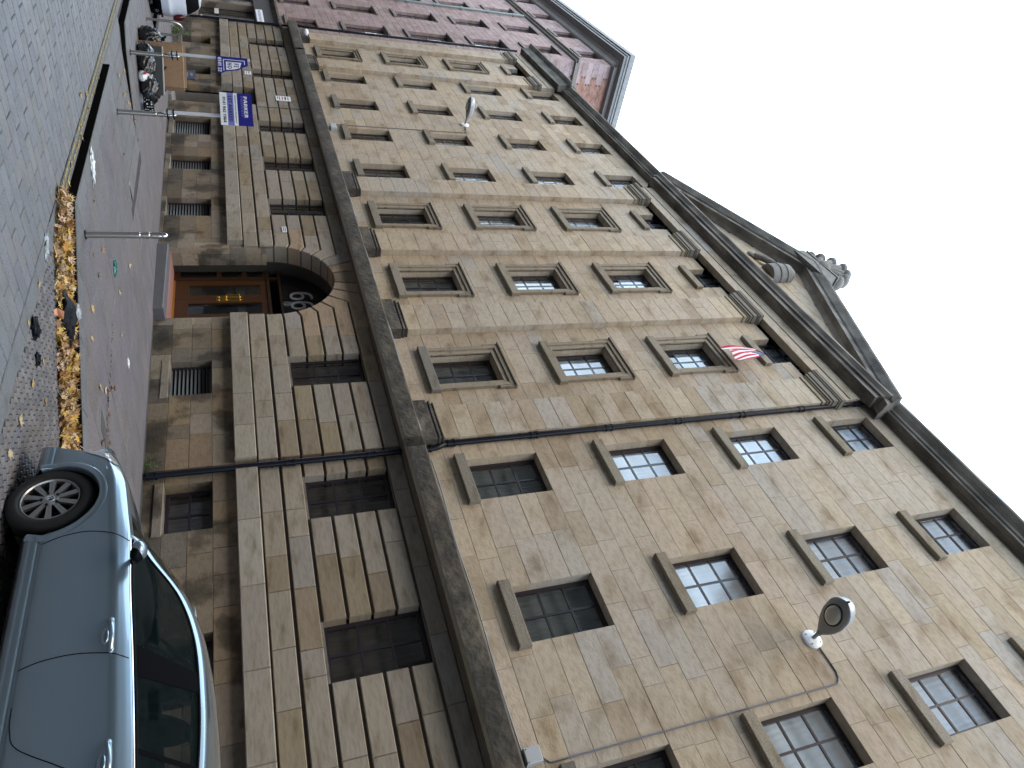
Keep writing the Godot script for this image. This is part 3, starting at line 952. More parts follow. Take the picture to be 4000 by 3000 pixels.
func build_entrance(b: Node3D) -> void:
	var z := -10.75
	var fr := MB.new()
	fr.col = Color(0.036, 0.016, 0.008)
	for x in [[-17.45, -17.2], [-16.86, -16.73], [-15.0, -14.87], [-14.3, -14.0]]:
		fr.box(Vector3(x[0], -1.75, z - 0.05), Vector3(x[1], 0.5, z + 0.05))
	fr.box(Vector3(-17.45, 0.5, z - 0.06), Vector3(-14.0, 0.58, z + 0.06))
	fr.box(Vector3(-17.45, 0.80, z - 0.05), Vector3(-14.0, 0.86, z + 0.05))
	for x in [-16.8, -14.93]:
		fr.box(Vector3(x - 0.06, 0.58, z - 0.04), Vector3(x + 0.06, 0.80, z + 0.04))
	for x in [[-17.2, -16.86], [-14.87, -14.3]]:
		for y in [[-1.75, -1.6], [-0.72, -0.6], [-0.1, 0.02], [0.42, 0.5]]:
			fr.box(Vector3(x[0], y[0], z - 0.04), Vector3(x[1], y[1], z + 0.04))
	part("timber_screen", fr, M.wood, b)
	for k in 2:
		var x0 := -16.73 + k * 0.865
		var x1 := x0 + 0.855
		var d := MB.new()
		d.col = Color(0.060, 0.026, 0.010)
		d.box(Vector3(x0, -1.68, z - 0.03), Vector3(x0 + 0.22 - k * 0.05, 0.49, z + 0.03))
		d.box(Vector3(x1 - 0.17 - k * 0.05, -1.68, z - 0.03), Vector3(x1, 0.49, z + 0.03))
		d.box(Vector3(x0 + 0.22 - k * 0.05, -1.68, z - 0.03), Vector3(x1 - 0.17 - k * 0.05, -1.38, z + 0.03))
		d.box(Vector3(x0 + 0.22 - k * 0.05, 0.34, z - 0.03), Vector3(x1 - 0.17 - k * 0.05, 0.49, z + 0.03))
		var leaf := part("door", d, M.wood, b)
		var gl := MB.new()
		gl.box(Vector3(x0 + 0.22 - k * 0.05, -1.38, z - 0.004), Vector3(x1 - 0.17 - k * 0.05, 0.34, z + 0.004))
		part("pane", gl, M.pane, leaf)
		var pl := MB.new()
		var px := x1 - 0.11 if k == 0 else x0 + 0.005
		pl.box(Vector3(px, -0.74, z + 0.031), Vector3(px + 0.105, -0.11, z + 0.036))
		part("push_plate", pl, M.brass, leaf)
		var hd := MB.new()
		hd.tube([Vector3(px + 0.05, -0.5, z + 0.036), Vector3(px + 0.05, -0.5, z + 0.10), Vector3(px + 0.05, -0.48, z + 0.11), Vector3(px + 0.05, -0.2, z + 0.11), Vector3(px + 0.05, -0.18, z + 0.10), Vector3(px + 0.05, -0.18, z + 0.036)], 0.012)
		for y in [-0.5, -0.18, -0.68]:
			hd.ellipsoid(Vector3(px + 0.05, y, z + 0.05), Vector3(0.028, 0.028, 0.02))
		part("handle", hd, M.brass, leaf)
		var th := MB.new()
		th.box(Vector3(x0, -1.75, z - 0.03), Vector3(x1, -1.685, z + 0.05))
		part("kick_plate", th, M.brass, leaf)
	for x in [[-17.2, -16.86], [-14.87, -14.3]]:
		for y in [[-1.6, -0.72], [-0.6, -0.1], [0.02, 0.42]]:
			var sg := MB.new()
			sg.box(Vector3(x[0], y[0], z - 0.004), Vector3(x[1], y[1], z + 0.004))
			part("sidelight_pane", sg, M.pane, b)
	var fan := MB.new()
	for i in 24:
		var a := PI * i / 24.0
		var c := PI * (i + 1) / 24.0
		if sin(a) * 1.7 < 0.3 and sin(c) * 1.7 < 0.3:
			continue
		fan.quad(Vector3(-15.575, 0.86, z), Vector3(-15.575 + cos(a) * 1.72, maxf(0.86, 0.55 + sin(a) * 1.72), z), Vector3(-15.575 + cos(c) * 1.72, maxf(0.86, 0.55 + sin(c) * 1.72), z), Vector3(-15.575, 0.86, z))
	part("fanlight", fan, M.pane, b)
	var num := TextMesh.new()
	num.text = "66"
	num.font = font(false)
	num.font_size = 64
	num.pixel_size = 0.0125
	num.depth = 0.03
	var o := MeshInstance3D.new()
	o.name = "house_number"
	o.mesh = num
	o.material_override = M.box_grey
	o.position = Vector3(-15.72, 1.33, z + 0.03) - (b.get_meta("base") as Vector3)
	b.add_child(o, true)
	# walls of the porch and of the hall behind
	var w := MB.new()
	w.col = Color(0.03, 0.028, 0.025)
	w.box(Vector3(-17.45, -1.8, -10.70), Vector3(-17.13, 2.4, -10.52))
	w.box(Vector3(-14.0, -1.8, -10.70), Vector3(-13.7, 2.4, -10.52))
	for i in 24:
		var a := PI * i / 24.0
		var c := PI * (i + 1) / 24.0
		w.quad(Vector3(-15.575 + cos(a) * 1.58, 0.55 + sin(a) * 1.58, -10.4), Vector3(-15.575 + cos(a) * 1.58, 0.55 + sin(a) * 1.58, -10.8), Vector3(-15.575 + cos(c) * 1.58, 0.55 + sin(c) * 1.58, -10.8), Vector3(-15.575 + cos(c) * 1.58, 0.55 + sin(c) * 1.58, -10.4))
	part("porch_lining", w, M.plain, b)
	var st := MB.new()
	st.col = Color(0.12, 0.12, 0.135)
	st.block(rect(-16.75, -2.15, -13.95, -1.735), Vector3(0, 0, -9.62), Vector3.RIGHT, Vector3.UP, Vector3.BACK, 0.4, 0.02)
	part("door_step", st, M.kerb, b)
	var rm := MB.new()
	rm.col = Color(0.26, 0.13, 0.12)
	rm.box(Vector3(-17.11, -2.1, -10.8), Vector3(-14.03, -1.738, -10.02))
	part("tiled_threshold", rm, M.plain, b)

func build_crest(b: Node3D) -> void:
	var s := MB.new()
	s.col = Color(0.40, 0.30, 0.19)
	s.block(PackedVector2Array([Vector2(-16.6, 15.25), Vector2(-14.75, 15.25), Vector2(-14.75, 15.55), Vector2(-15.0, 15.72), Vector2(-16.6, 15.62)]), Vector3(0, 0, -9.66), Vector3.RIGHT, Vector3.UP, Vector3.BACK, 0.2, 0.03)
	part("crest_ledge", s, M.upper_stone, b)
	var d := MB.new()
	d.col = Color(0.20, 0.20, 0.20)
	d.lathe([[0.0, 15.6], [0.36, 15.62], [0.38, 15.85], [0.345, 15.87], [0.345, 15.9], [0.38, 15.92], [0.375, 16.12], [0.34, 16.14], [0.34, 16.17], [0.37, 16.19], [0.34, 16.40], [0.30, 16.42], [0.30, 16.45], [0.28, 16.47], [0.18, 16.62], [0.0, 16.68]], Vector3(-15.2, 0, -9.74), Vector3.UP, 20)
	part("crest_helm", d, M.upper_stone, b)
	var t := MB.new()
	t.col = Color(0.17, 0.165, 0.155)
	for k in 4:
		var pth := []
		for i in 13:
			var u := i / 12.0
			pth.append(Vector3(-16.35 + u * 0.75 + 0.03 * sin(u * 9 + k), 15.65 + u * 0.75 + 0.05 * cos(u * 11 + k * 2), -9.68 + 0.05 * sin(u * 8 + k * 1.5) + 0.02 * k))
		t.tube(pth, 0.035 + 0.008 * k, 7)
	t.ellipsoid(Vector3(-16.3, 15.95, -9.7), Vector3(0.14, 0.16, 0.1))
	t.ellipsoid(Vector3(-16.45, 15.78, -9.7), Vector3(0.10, 0.12, 0.08))
	for k in 9:
		t.ellipsoid(Vector3(-16.3 + 0.085 * k, 15.72 + 0.085 * k + rng.randf_range(-0.04, 0.04), -9.64), Vector3(0.07, 0.09, 0.05), Basis(Vector3.BACK, rng.randf() * 3.0), 6, 8)
	part("crest_foliage", t, M.upper_stone, b)
	var a := MB.new()
	a.col = Color(0.17, 0.165, 0.155)
	for q in [[0.85, 17.15, 17.55, 0.28], [0.78, 17.55, 17.66, 0.24], [0.84, 17.66, 17.72, 0.27]]:
		a.box(Vector3(-15.2 - q[0], q[1], -9.6 - q[3]), Vector3(-15.2 + q[0], q[2], -9.6 + q[3]))
	for k in 7:
		var an := deg_to_rad(-72.0 + 24.0 * k)
		var l := 1.12 - 0.26 * absf(an) / 1.3
		var dir := Vector3(sin(an), cos(an), 0)
		var m := Vector3(-15.2, 17.62, -9.6) + dir * l * 0.52
		a.ellipsoid(m, Vector3(0.15, l * 0.52, 0.24), Basis(Vector3.BACK, -an), 10, 12)
		a.ellipsoid(Vector3(-15.2, 17.62, -9.6) + dir * l * 0.92, Vector3(0.20, 0.17, 0.27), Basis(Vector3.BACK, -an), 8, 12)
	a.ellipsoid(Vector3(-15.2, 17.75, -9.45), Vector3(0.3, 0.26, 0.2))
	part("acroterion", a, M.upper_stone, b)

var fonts := {}
func font(bold: bool) -> Font:
	if not fonts.has(bold):
		var f := SystemFont.new()
		f.font_names = PackedStringArray(["Droid Sans"])
		if bold:
			f.font_weight = 700
		fonts[bold] = f
	return fonts[bold]

# ---------------------------------------------------------------- neighbours
func build_red() -> void:
	var base := Vector3(-50, -2.6, -10)
	var b := thing("red_sandstone_tenement", "taller pinkish red sandstone block with deep overhanging eaves and paired windows, beyond the far drainpipe", "building", base)
	var ps := Pieces.new()
	var back := MB.new()
	back.col = Color(0.12, 0.09, 0.085)
	var ys := []
	var y := 2.45
	while y < 20.75:
		ys.append(y)
		y += 0.352
	ys.append(20.8)
	var rows := [[2.80, 4.30, 1], [5.60, 7.72, 2], [8.96, 11.2, 2], [12.45, 14.35, 2], [15.65, 17.55, 2], [18.95, 20.45, 1]]
	var holes := []
	for x in [-40.22, -44.2, -48.25, -52.3, -56.3]:
		for r in rows:
			var h := Rect2(x, r[0], 1.3, r[1] - r[0])
			holes.append(h)
			window(b, x, r[0], 1.3, r[1] - r[0], -10.16, 1, r[2], "")
			var s := MB.new()
			s.col = Color(0.24, 0.19, 0.18)
			s.block(rect(x - 0.1, r[0] - 0.17, x + 1.4, r[0] + 0.02), Vector3(0, 0, -9.91), Vector3.RIGHT, Vector3.UP, Vector3.BACK, 0.35, 0.012)
			part("sill", s, M.sill_stone, b)
			if r[2] == 2:
				# carved bracket at the left of the window head
				var k := MB.new()
				k.col = Color(0.20, 0.175, 0.16)
				k.block(rect(x - 0.16, r[1] + 0.02, x + 1.46, r[1] + 0.15), Vector3(0, 0, -9.90), Vector3.RIGHT, Vector3.UP, Vector3.BACK, 0.12, 0.02)
				part("hood_mould", k, M.sill_stone, b)
	wall(ps, ys, -62.0, -37.92, -10.0, holes, 0.62, RED_PAL, M.red_stone, 0.008, 0.007, 0.36, 0.006, back)
	flush(ps, "red_ashlar_block", "red_ashlar_blocks", b)
	# gable wall above the neighbour's roof: stone quoins, then brick
	var qs := Pieces.new()
	var bs := Pieces.new()
	y = 13.4
	var k := 0
	while y < 20.7:
		var q := 0.75 if k % 2 else 1.15
		for e in [[10.0, 10.0 + q * 0.5], [10.0 + q * 0.5, 10.0 + q]]:
			qs.add(rect(e[0] + 0.003, y + 0.004, e[1] - 0.003, y + 0.348), Vector3(-37.90, 0, 0), Vector3.FORWARD, Vector3.UP, Vector3.RIGHT, 0.1, 0.006, pick(RED_PAL), M.red_stone)
		for c in 4:
			var z := 10.0 + q + (0.12 if c % 2 else 0.0)
			while z < 20.0:
				bs.add(rect(z, y + c * 0.088, z + 0.225, y + c * 0.088 + 0.078), Vector3(-37.905, 0, 0), Vector3.FORWARD, Vector3.UP, Vector3.RIGHT, 0.1, 0.004, pick([Color(0.33, 0.17, 0.13), Color(0.36, 0.20, 0.155), Color(0.29, 0.15, 0.12), Color(0.34, 0.21, 0.17)], 0.1), M.red_stone)
				z += 0.235
		y += 0.352
		k += 1
	flush(qs, "quoin", "quoins", b)
	flush(bs, "brick", "bricks", b, 0)
	back.quad(Vector3(-37.92, -3, -10.01), Vector3(-37.92, -3, -22), Vector3(-37.92, 20.8, -22), Vector3(-37.92, 20.8, -10.01))
	part("mortar_bed", back, M.mortar, b)
	# ledge under the attic, eaves
	var l := MB.new()
	l.col = Color(0.20, 0.18, 0.16)
	cornice(l, [[0.0, 18.1], [0.12, 18.15], [0.14, 18.22], [0.25, 18.26], [0.25, 18.36], [0.0, 18.42]], -62.0, -37.92, -10.0, false, true)
	l.box(Vector3(-37.92, 18.15, -11.6), Vector3(-37.70, 18.40, -10.0))
	part("ledge", l, M.sill_stone, b)
	var e := MB.new()
	e.col = Color(0.17, 0.165, 0.165)
	e.box(Vector3(-62.5, 20.75, -23), Vector3(-37.16, 20.92, -9.26))
	e.col = Color(0.26, 0.26, 0.26)
	e.box(Vector3(-62.5, 20.922, -23), Vector3(-37.10, 21.05, -9.20))
	e.col = Color(0.20, 0.20, 0.205)
	e.box(Vector3(-62.5, 21.052, -23), Vector3(-37.02, 21.38, -9.12))
	part("eaves", e, M.wash, b)
	var bm := MB.new()
	bm.col = Color(0.15, 0.14, 0.135)
	cornice(bm, [[0.0, 20.40], [0.10, 20.45], [0.22, 20.62], [0.40, 20.74]], -62.0, -37.92, -10.0, false, true)
	bm.box(Vector3(-37.92, 20.5, -20), Vector3(-37.55, 20.74, -10.0))
	part("eaves_moulding", bm, M.wash, b)
	# shop at street level
	var sh := MB.new()
	sh.col = Color(0.24, 0.20, 0.17)
	for x in [[-38.45, -37.93], [-41.7, -41.25], [-45.4, -44.7], [-49.5, -48.9], [-54.0, -53.3]]:
		sh.block(rect(x[0], -2.9, x[1], 1.25), Vector3(0, 0, -9.93), Vector3.RIGHT, Vector3.UP, Vector3.BACK, 0.4, 0.02)
	sh.block(rect(-62.0, -2.9, -41.7, -1.1), Vector3(0, 0, -9.99), Vector3.RIGHT, Vector3.UP, Vector3.BACK, 0.3, 0.02)
	sh.block(rect(-41.25, -2.9, -38.45, -1.35), Vector3(0, 0, -9.99), Vector3.RIGHT, Vector3.UP, Vector3.BACK, 0.3, 0.02)
	part("shop_pier", sh, M.base_stone, b)
	var fa := MB.new()
	fa.col = Color(0.045, 0.04, 0.04)
	fa.box(Vector3(-62, 1.25, -10.2), Vector3(-37.93, 1.30, -9.85))
	fa.box(Vector3(-62, 1.303, -10.2), Vector3(-37.93, 2.1, -9.95))
	part("fascia", fa, M.wash, b)
	var fm := MB.new()
	fm.col = Color(0.19, 0.17, 0.14)
	cornice(fm, [[0.0, 2.1], [0.1, 2.12], [0.14, 2.2], [0.26, 2.28], [0.26, 2.38], [0.0, 2.46]], -62, -37.92, -10.0, false, true)
	part("shop_cornice", fm, M.sooty_stone, b)
	for x in [-41.25, -44.7, -48.9, -53.3]:
		var w := -38.45 - -41.25 if x == -41.25 else 3.0
		window(b, x, -1.35, w, 2.6, -10.25, 3, 1, "")
	var sg := MB.new()
	sg.box(Vector3(-40.3, 1.30, -9.9), Vector3(-37.98, 1.62, -9.84))
	part("fascia_sign", sg, M.sign_white, b)
	var g2 := MB.new()
	for q in 9:
		g2.box(Vector3(-40.15 + q * 0.23, 1.40, -9.839), Vector3(-40.15 + q * 0.23 + 0.14, 1.52, -9.836))
	part("fascia_lettering", g2, M.sign_lilac, b)
	var np := MB.new()
	np.box(Vector3(-41.0, -0.62, -10.2), Vector3(-40.1, -0.42, -10.18))
	part("notice", np, M.sign_white, b)
	var dp := MB.new()
	dp.tube([Vector3(-46.6, 2.4, -9.9), Vector3(-46.6, 18.0, -9.9)], 0.07, 8)
	for i in 9:
		dp.lathe([[0.07, 0.0], [0.1, 0.0], [0.1, 0.12], [0.07, 0.12]], Vector3(-46.6, 3.2 + i * 1.75, -9.9), Vector3.UP, 10)
	part("green_drainpipe", dp, M.green_iron, b)
	var rm := MB.new()
	rm.quad(Vector3(-62, -3, -13), Vector3(-38.1, -3, -13), Vector3(-38.1, 20.7, -13), Vector3(-62, 20.7, -13))
	for yy in [2.3, 5.0, 8.3, 11.8, 15.0, 18.3]:
		rm.box(Vector3(-62, yy - 0.1, -13), Vector3(-38.1, yy + 0.1, -10.42))
	rm.box(Vector3(-62.1, -3, -22), Vector3(-61.9, 20.7, -10.1))
	rm.box(Vector3(-62.1, -3, -22.2), Vector3(-37.95, 20.7, -22.0))
	part("interior_walls", rm, M.room, b)

func build_opposite() -> void:
	# the other side of the street, behind the camera: what the panes and the car mirror
	var b := thing("grey_tenement", "dark grey stone tenement row across the street facing the buff one", "building", Vector3(-15, -2.2, 6.5))
	var m := MB.new()
	m.col = Color(0.075, 0.07, 0.062)
	var xs := []
	var x := -118.0
	while x < 40.0:
		m.box(Vector3(x, -3.2, 6.5), Vector3(x + 1.9, 16.0, 7.0))
		xs.append(x + 1.9)
		x += 3.1
	for y in [-3.2, 0.2, 3.5, 6.8, 10.1]:
		for q in xs:
			m.box(Vector3(q, y, 6.5), Vector3(q + 1.2, y + 1.3, 7.0))
	for q in xs:
		m.box(Vector3(q, 12.6, 6.5), Vector3(q + 1.2, 16.0, 7.0))
	part("wall", m, M.base_stone, b)
	var c := MB.new()
	c.col = Color(0.13, 0.12, 0.11)
	c.box(Vector3(-118.2, 16.0, 6.1), Vector3(40.2, 16.4, 7.2))
	part("cornice", c, M.wash, b)
	var r := MB.new()
	r.col = Color(0.07, 0.07, 0.08)
	r.box(Vector3(-118, -3.2, 7.6), Vector3(40, 16.3, 7.7))
	r.quad(Vector3(-118, 16.4, 7.0), Vector3(40, 16.4, 7.0), Vector3(40, 19.6, 14.0), Vector3(-118, 19.6, 14.0))
	part("roof", r, M.plain, b)
	for q in xs:
		for y in [1.5, 4.8, 8.1, 11.4]:
			if y == 11.4: continue
			window(b, q, y, 1.2, 2.0, 6.75, 1, 2, "")
	for k in 4:
		var s := MB.new()
		s.col = Color(0.15, 0.14, 0.13)
		s.box(Vector3(-52 + k * 21.0, 16.2, 8.5), Vector3(-50.2 + k * 21.0, 19.2, 9.6))
		part("chimney", s, M.base_stone, b)

# ---------------------------------------------------------------- the ground
const G_U := Vector3(1, 0.0149, 0)
func sheet(mb: MB, x0: float, x1: float, z0: float, z1: float, lift: float, level := RD) -> void:
	var f := func(x: float, z: float) -> Vector3: return Vector3(x, level + SL * clampf(x, -80, 40) + lift, z)
	var xs := [x0]
	for s in [-80.0, 40.0]:
		if s > x0 and s < x1: xs.append(s)
	xs.append(x1)
	for i in xs.size() - 1:
		mb.quad(f.call(xs[i], z1), f.call(xs[i + 1], z1), f.call(xs[i + 1], z0), f.call(xs[i], z0))

func build_ground() -> void:
	var g := structure("ground")
	var mb := MB.new()
	mb.col = Color(0.09, 0.09, 0.09)
	sheet(mb, -400, 400, -400, 400, -0.5)
	part("earth", mb, M.wash, g)
	# ---- road
	var road := structure("road", Vector3(-10, rd(-10), -2))
	var bed := MB.new()
	bed.col = Color(0.03, 0.03, 0.035)
	sheet(bed, -80, 40, -7.4, 4.0, -0.012)
	part("road_bed", bed, M.mortar, road)
	var st := Pieces.new()
	var pal := [Color(0.185, 0.19, 0.205), Color(0.20, 0.20, 0.21), Color(0.178, 0.183, 0.195), Color(0.195, 0.19, 0.195), Color(0.172, 0.178, 0.193)]
	var x := -44.0
	var k := 0
	while x < 6.0:
		var w := 0.215
		var z := -4.34 + (0.19 if k % 2 else 0.0) + rng.randf_range(-0.03, 0.03)
		var a := -4.34
		while a < 3.0:
			var b2 := z if a == -4.34 and k % 2 else a + 0.38
			if b2 - a > 0.05:
				st.add(rect(x + 0.008, -b2 + 0.007, x + w - 0.006, -a - 0.006), Vector3(0, RD + rng.randf_range(-0.002, 0.003), 0), G_U, Vector3.FORWARD, Vector3.UP, 0.04, 0.008, pick(pal, 0.08), M.setts)
			a = b2
		x += w
		k += 1
	flush(st, "sett", "setts", road)
	var gu := MB.new()
	gu.col = Color(0.15, 0.15, 0.155)
	x = -44.0
	while x < -8.8:
		var lift := rng.randf_range(0.0, 0.002)
		sheet(gu, x + 0.003, x + 0.897, -4.62, -4.338, lift + 0.002)
		x += 0.9
	part("gutter_slab", gu, M.kerb, road)
	var strip := MB.new()
	strip.col = Color(0.16, 0.165, 0.175)
	x = -8.795
	while x < 6.0:
		strip.block(rect(x, 4.345, x + 0.89, 4.56), Vector3(0, RD + 0.004, 0), G_U, Vector3.FORWARD, Vector3.UP, 0.05, 0.008)
		x += 0.9
	part("edging_strip", strip, M.kerb, road)
	var yl := MB.new()
	yl.col = Color(0.30, 0.245, 0.085)
	for z in [-4.375, -4.475]:
		x = -44.0
		while x < -8.75:
			var l := rng.randf_range(0.3, 0.9)
			sheet(yl, x, minf(x + l * (0.96 if rng.randf() < 0.75 else 0.75), -8.75), z - 0.022, z + 0.022, 0.009)
			x += l
	sheet(yl, -8.75, -8.70, -4.50, -4.353, 0.009)
	part("painted_line", yl, M.paint, road)
	# ---- parking bays of small setts
	var bay := structure("parking_bay", Vector3(-4, rd(-4), -5.8))
	var bs := Pieces.new()
	var poly := PackedVector2Array([Vector2(-8.7, 4.57), Vector2(3.0, 4.57), Vector2(3.0, 7.08), Vector2(-5.45, 7.08)])
	var d := Vector2(0.69, 0.724)
	var e := Vector2(-0.724, 0.69)
	for i in range(-140, 140):
		for j in range(-140, 140):
			var q := Vector2(-4.0, 5.8) + d * (i * 0.098 + rng.randf_range(-0.002, 0.002)) + e * (j * 0.088 + (0.0))
			q += d * (0.049 if absi(j) % 2 else 0.0)
			if q.x < -8.8 or q.x > 0.5 or q.y < 4.5 or q.y > 7.15 or not Geometry2D.is_point_in_polygon(q, poly):
				continue
			var a := d * 0.0455
			var c := e * 0.041
			bs.add(PackedVector2Array([q - a - c, q + a - c, q + a + c, q - a + c]), Vector3(0, RD + rng.randf_range(-0.003, 0.004), 0), G_U, Vector3.FORWARD, Vector3.UP, 0.03, 0.008, pick([Color(0.16, 0.15, 0.155), Color(0.19, 0.18, 0.18), Color(0.135, 0.135, 0.15), Color(0.17, 0.155, 0.15)], 0.16), M.setts)
	flush(bs, "sett", "setts", bay)
	# ---- pavement
	var pav := structure("pavement", Vector3(-16, pv(-16), -8))
	var edge := [Vector2(6, 7.1), Vector2(-5.45, 7.1), Vector2(-8.9, 4.57), Vector2(-14.0, 4.57), Vector2(-13.65, 7.02), Vector2(-16.05, 7.06), Vector2(-16.45, 5.9), Vector2(-16.75, 5.15), Vector2(-17.2, 4.76), Vector2(-22.9, 4.72), Vector2(-24.95, 7.16), Vector2(-62, 7.2)]
	var whole := PackedVector2Array(edge)
	whole.append(Vector2(-62, 10.0))
	whole.append(Vector2(6, 10.0))
	var pb := MB.new()
	pb.col = Color(0.05, 0.045, 0.045)
	pb.block(whole if not Geometry2D.is_polygon_clockwise(whole) else _rev(whole), Vector3(0, PV - 0.014, 0), G_U, Vector3.FORWARD, Vector3.UP, 0.12, 0.0)
	part("pavement_bed", pb, M.mortar, pav)
	var inner: PackedVector2Array = Geometry2D.offset_polygon(whole, -0.235, Geometry2D.JOIN_MITER)[0]
	var fl := Pieces.new()
	var fp := [Color(0.165, 0.152, 0.165), Color(0.17, 0.158, 0.168), Color(0.16, 0.15, 0.165), Color(0.168, 0.158, 0.17), Color(0.178, 0.158, 0.162)]
	x = -42.0
	k = 0
	while x < 4.0:
		var z := 4.0 + (0.0 if k % 2 else 0.45)
		while z < 10.2:
			var s := rect(x + 0.004, z + 0.005, x + 0.596, z + 0.895)
			for q in Geometry2D.intersect_polygons(s, inner):
				if q.size() >= 3 and q.size() < 9:
					fl.add(_rev(q) if Geometry2D.is_polygon_clockwise(q) else q, Vector3(0, PV + rng.randf_range(-0.003, 0.003), 0), G_U, Vector3.FORWARD, Vector3.UP, 0.05, 0.004, pick(fp, 0.05), M.paving)
			z += 0.9
		x += 0.6
		k += 1
	flush(fl, "paving_slab", "paving_slabs", pav)
	# kerb stones along the edge
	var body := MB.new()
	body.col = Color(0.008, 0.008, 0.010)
	for i in edge.size() - 1:
		var a: Vector2 = edge[i]
		var b2: Vector2 = edge[i + 1]
		if i == 4:
			continue
		var t := (b2 - a).normalized()
		var nn := Vector2(-t.y, t.x)
		if not Geometry2D.is_point_in_polygon((a + b2) / 2 + nn * 0.1, whole):
			nn = -nn
		var ta := _mitre(edge, i, whole)
		var tb := _mitre(edge, i + 1, whole)
		if i == 3: tb = Vector2(-13.42, 7.02)
		if i == 5: ta = Vector2(-16.28, 7.06)
		var l := a.distance_to(b2)
		var cnt := maxi(1, roundi(l / 0.92))
		for s in cnt:
			var p0 := a.lerp(b2, (s + 0.003) / cnt)
			var p1 := a.lerp(b2, (s + 0.997) / cnt)
			var q0 := ta.lerp(tb, (s + 0.003) / cnt)
			var q1 := ta.lerp(tb, (s + 0.997) / cnt)
			var kp := PackedVector2Array([p0, p1, q1, q0])
			if Geometry2D.is_polygon_clockwise(kp): kp = _rev(kp)
			var km := MB.new()
			km.col = pick([Color(0.155, 0.16, 0.168), Color(0.17, 0.175, 0.18), Color(0.145, 0.15, 0.16)], 0.05)
			km.block(kp, Vector3(0, PV + 0.004, 0), G_U, Vector3.FORWARD, Vector3.UP, 0.03, 0.014)
			if a.x > -45 and b2.x > -60:
				part("kerb_stone", km, M.kerb, pav)
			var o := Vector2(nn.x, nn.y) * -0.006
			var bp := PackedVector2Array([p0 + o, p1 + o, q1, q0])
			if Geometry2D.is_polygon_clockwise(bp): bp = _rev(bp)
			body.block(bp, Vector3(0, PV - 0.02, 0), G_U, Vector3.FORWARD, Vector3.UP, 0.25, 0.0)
	part("kerb_face", body, M.kerb_dark, pav)
	# the dropped crossing between the two islands
	var rp := MB.new()
	rp.col = Color(0.17, 0.165, 0.17)
	for s in 6:
		var za := lerpf(-4.60, -7.03, s / 6.0)
		var zb := lerpf(-4.60, -7.03, (s + 1) / 6.0) + 0.008
		var f := func(xx: float, t: float, zz: float) -> Vector3: return Vector3(xx, RD + SL * xx + 0.005 + t * (PV - RD), zz)
		for c in 4:
			var x0 := -17.1 + c * 0.82
			rp.quad(f.call(x0, s / 6.0, za), f.call(x0 + 0.812, s / 6.0, za), f.call(x0 + 0.812, (s + 0.97) / 6.0, zb), f.call(x0, (s + 0.97) / 6.0, zb))
	part("dropped_crossing", rp, M.paving, pav)
	var seam := MB.new()
	seam.col = Color(0.05, 0.05, 0.055)
	var cover := MB.new()
	cover.col = Color(0.075, 0.07, 0.07)
	cover.block(PackedVector2Array([Vector2(-7.62, 6.82), Vector2(-7.36, 6.92), Vector2(-7.34, 7.26), Vector2(-7.58, 7.18)]), Vector3(0, PV + 0.006, 0), G_U, Vector3.FORWARD, Vector3.UP, 0.03, 0.003)
	part("inspection_cover", cover, M.mortar, pav)

func _rev(p: PackedVector2Array) -> PackedVector2Array:
	var q := p.duplicate()
	q.reverse()
	return q

func _mitre(edge: Array, i: int, whole: PackedVector2Array) -> Vector2:
	var p: Vector2 = edge[i]
	var nrm := []
	for s in [[i - 1, i], [i, i + 1]]:
		if s[0] < 0 or s[1] >= edge.size():
			continue
		var t: Vector2 = (edge[s[1]] - edge[s[0]]).normalized()
		var n := Vector2(-t.y, t.x)
		if not Geometry2D.is_point_in_polygon((edge[s[0]] + edge[s[1]]) / 2 + n * 0.05, whole):
			n = -n
		nrm.append(n)
	if nrm.size() == 1:
		return p + nrm[0] * 0.23
	var m: Vector2 = nrm[0] + nrm[1]
	return p + m * (2.0 / maxf(m.length_squared(), 0.5)) * 0.23

# ---------------------------------------------------------------- fixtures on the walls
func drainpipe(called: String, label: String, path: Array, collars: Array) -> void:
	var o := thing(called, label, "drainpipe", path[0])
	var p := MB.new()
	p.tube(path, 0.058, 12)
	part("pipe", p, M.iron, o)
	for c in collars:
		var at := Vector3.ZERO
		for i in path.size() - 1:
			if path[i].y <= c and path[i + 1].y >= c:
				at = path[i].lerp(path[i + 1], (c - path[i].y) / maxf(path[i + 1].y - path[i].y, 0.001))
		var m := MB.new()
		m.lathe([[0.058, -0.08], [0.076, -0.08], [0.076, -0.055], [0.066, -0.05], [0.066, 0.05], [0.08, 0.055], [0.08, 0.08], [0.058, 0.08]], at, Vector3.UP, 16)
		part("collar", m, M.iron, o)
		var k := MB.new()
		k.lathe([[0.058, -0.015], [0.066, -0.015], [0.066, 0.015], [0.058, 0.015]], at + Vector3(0, -0.32, 0), Vector3.UP, 14)
		k.box(at + Vector3(-0.012, -0.335, -0.12), at + Vector3(0.012, -0.305, -0.05))
		part("bracket", k, M.iron, o)

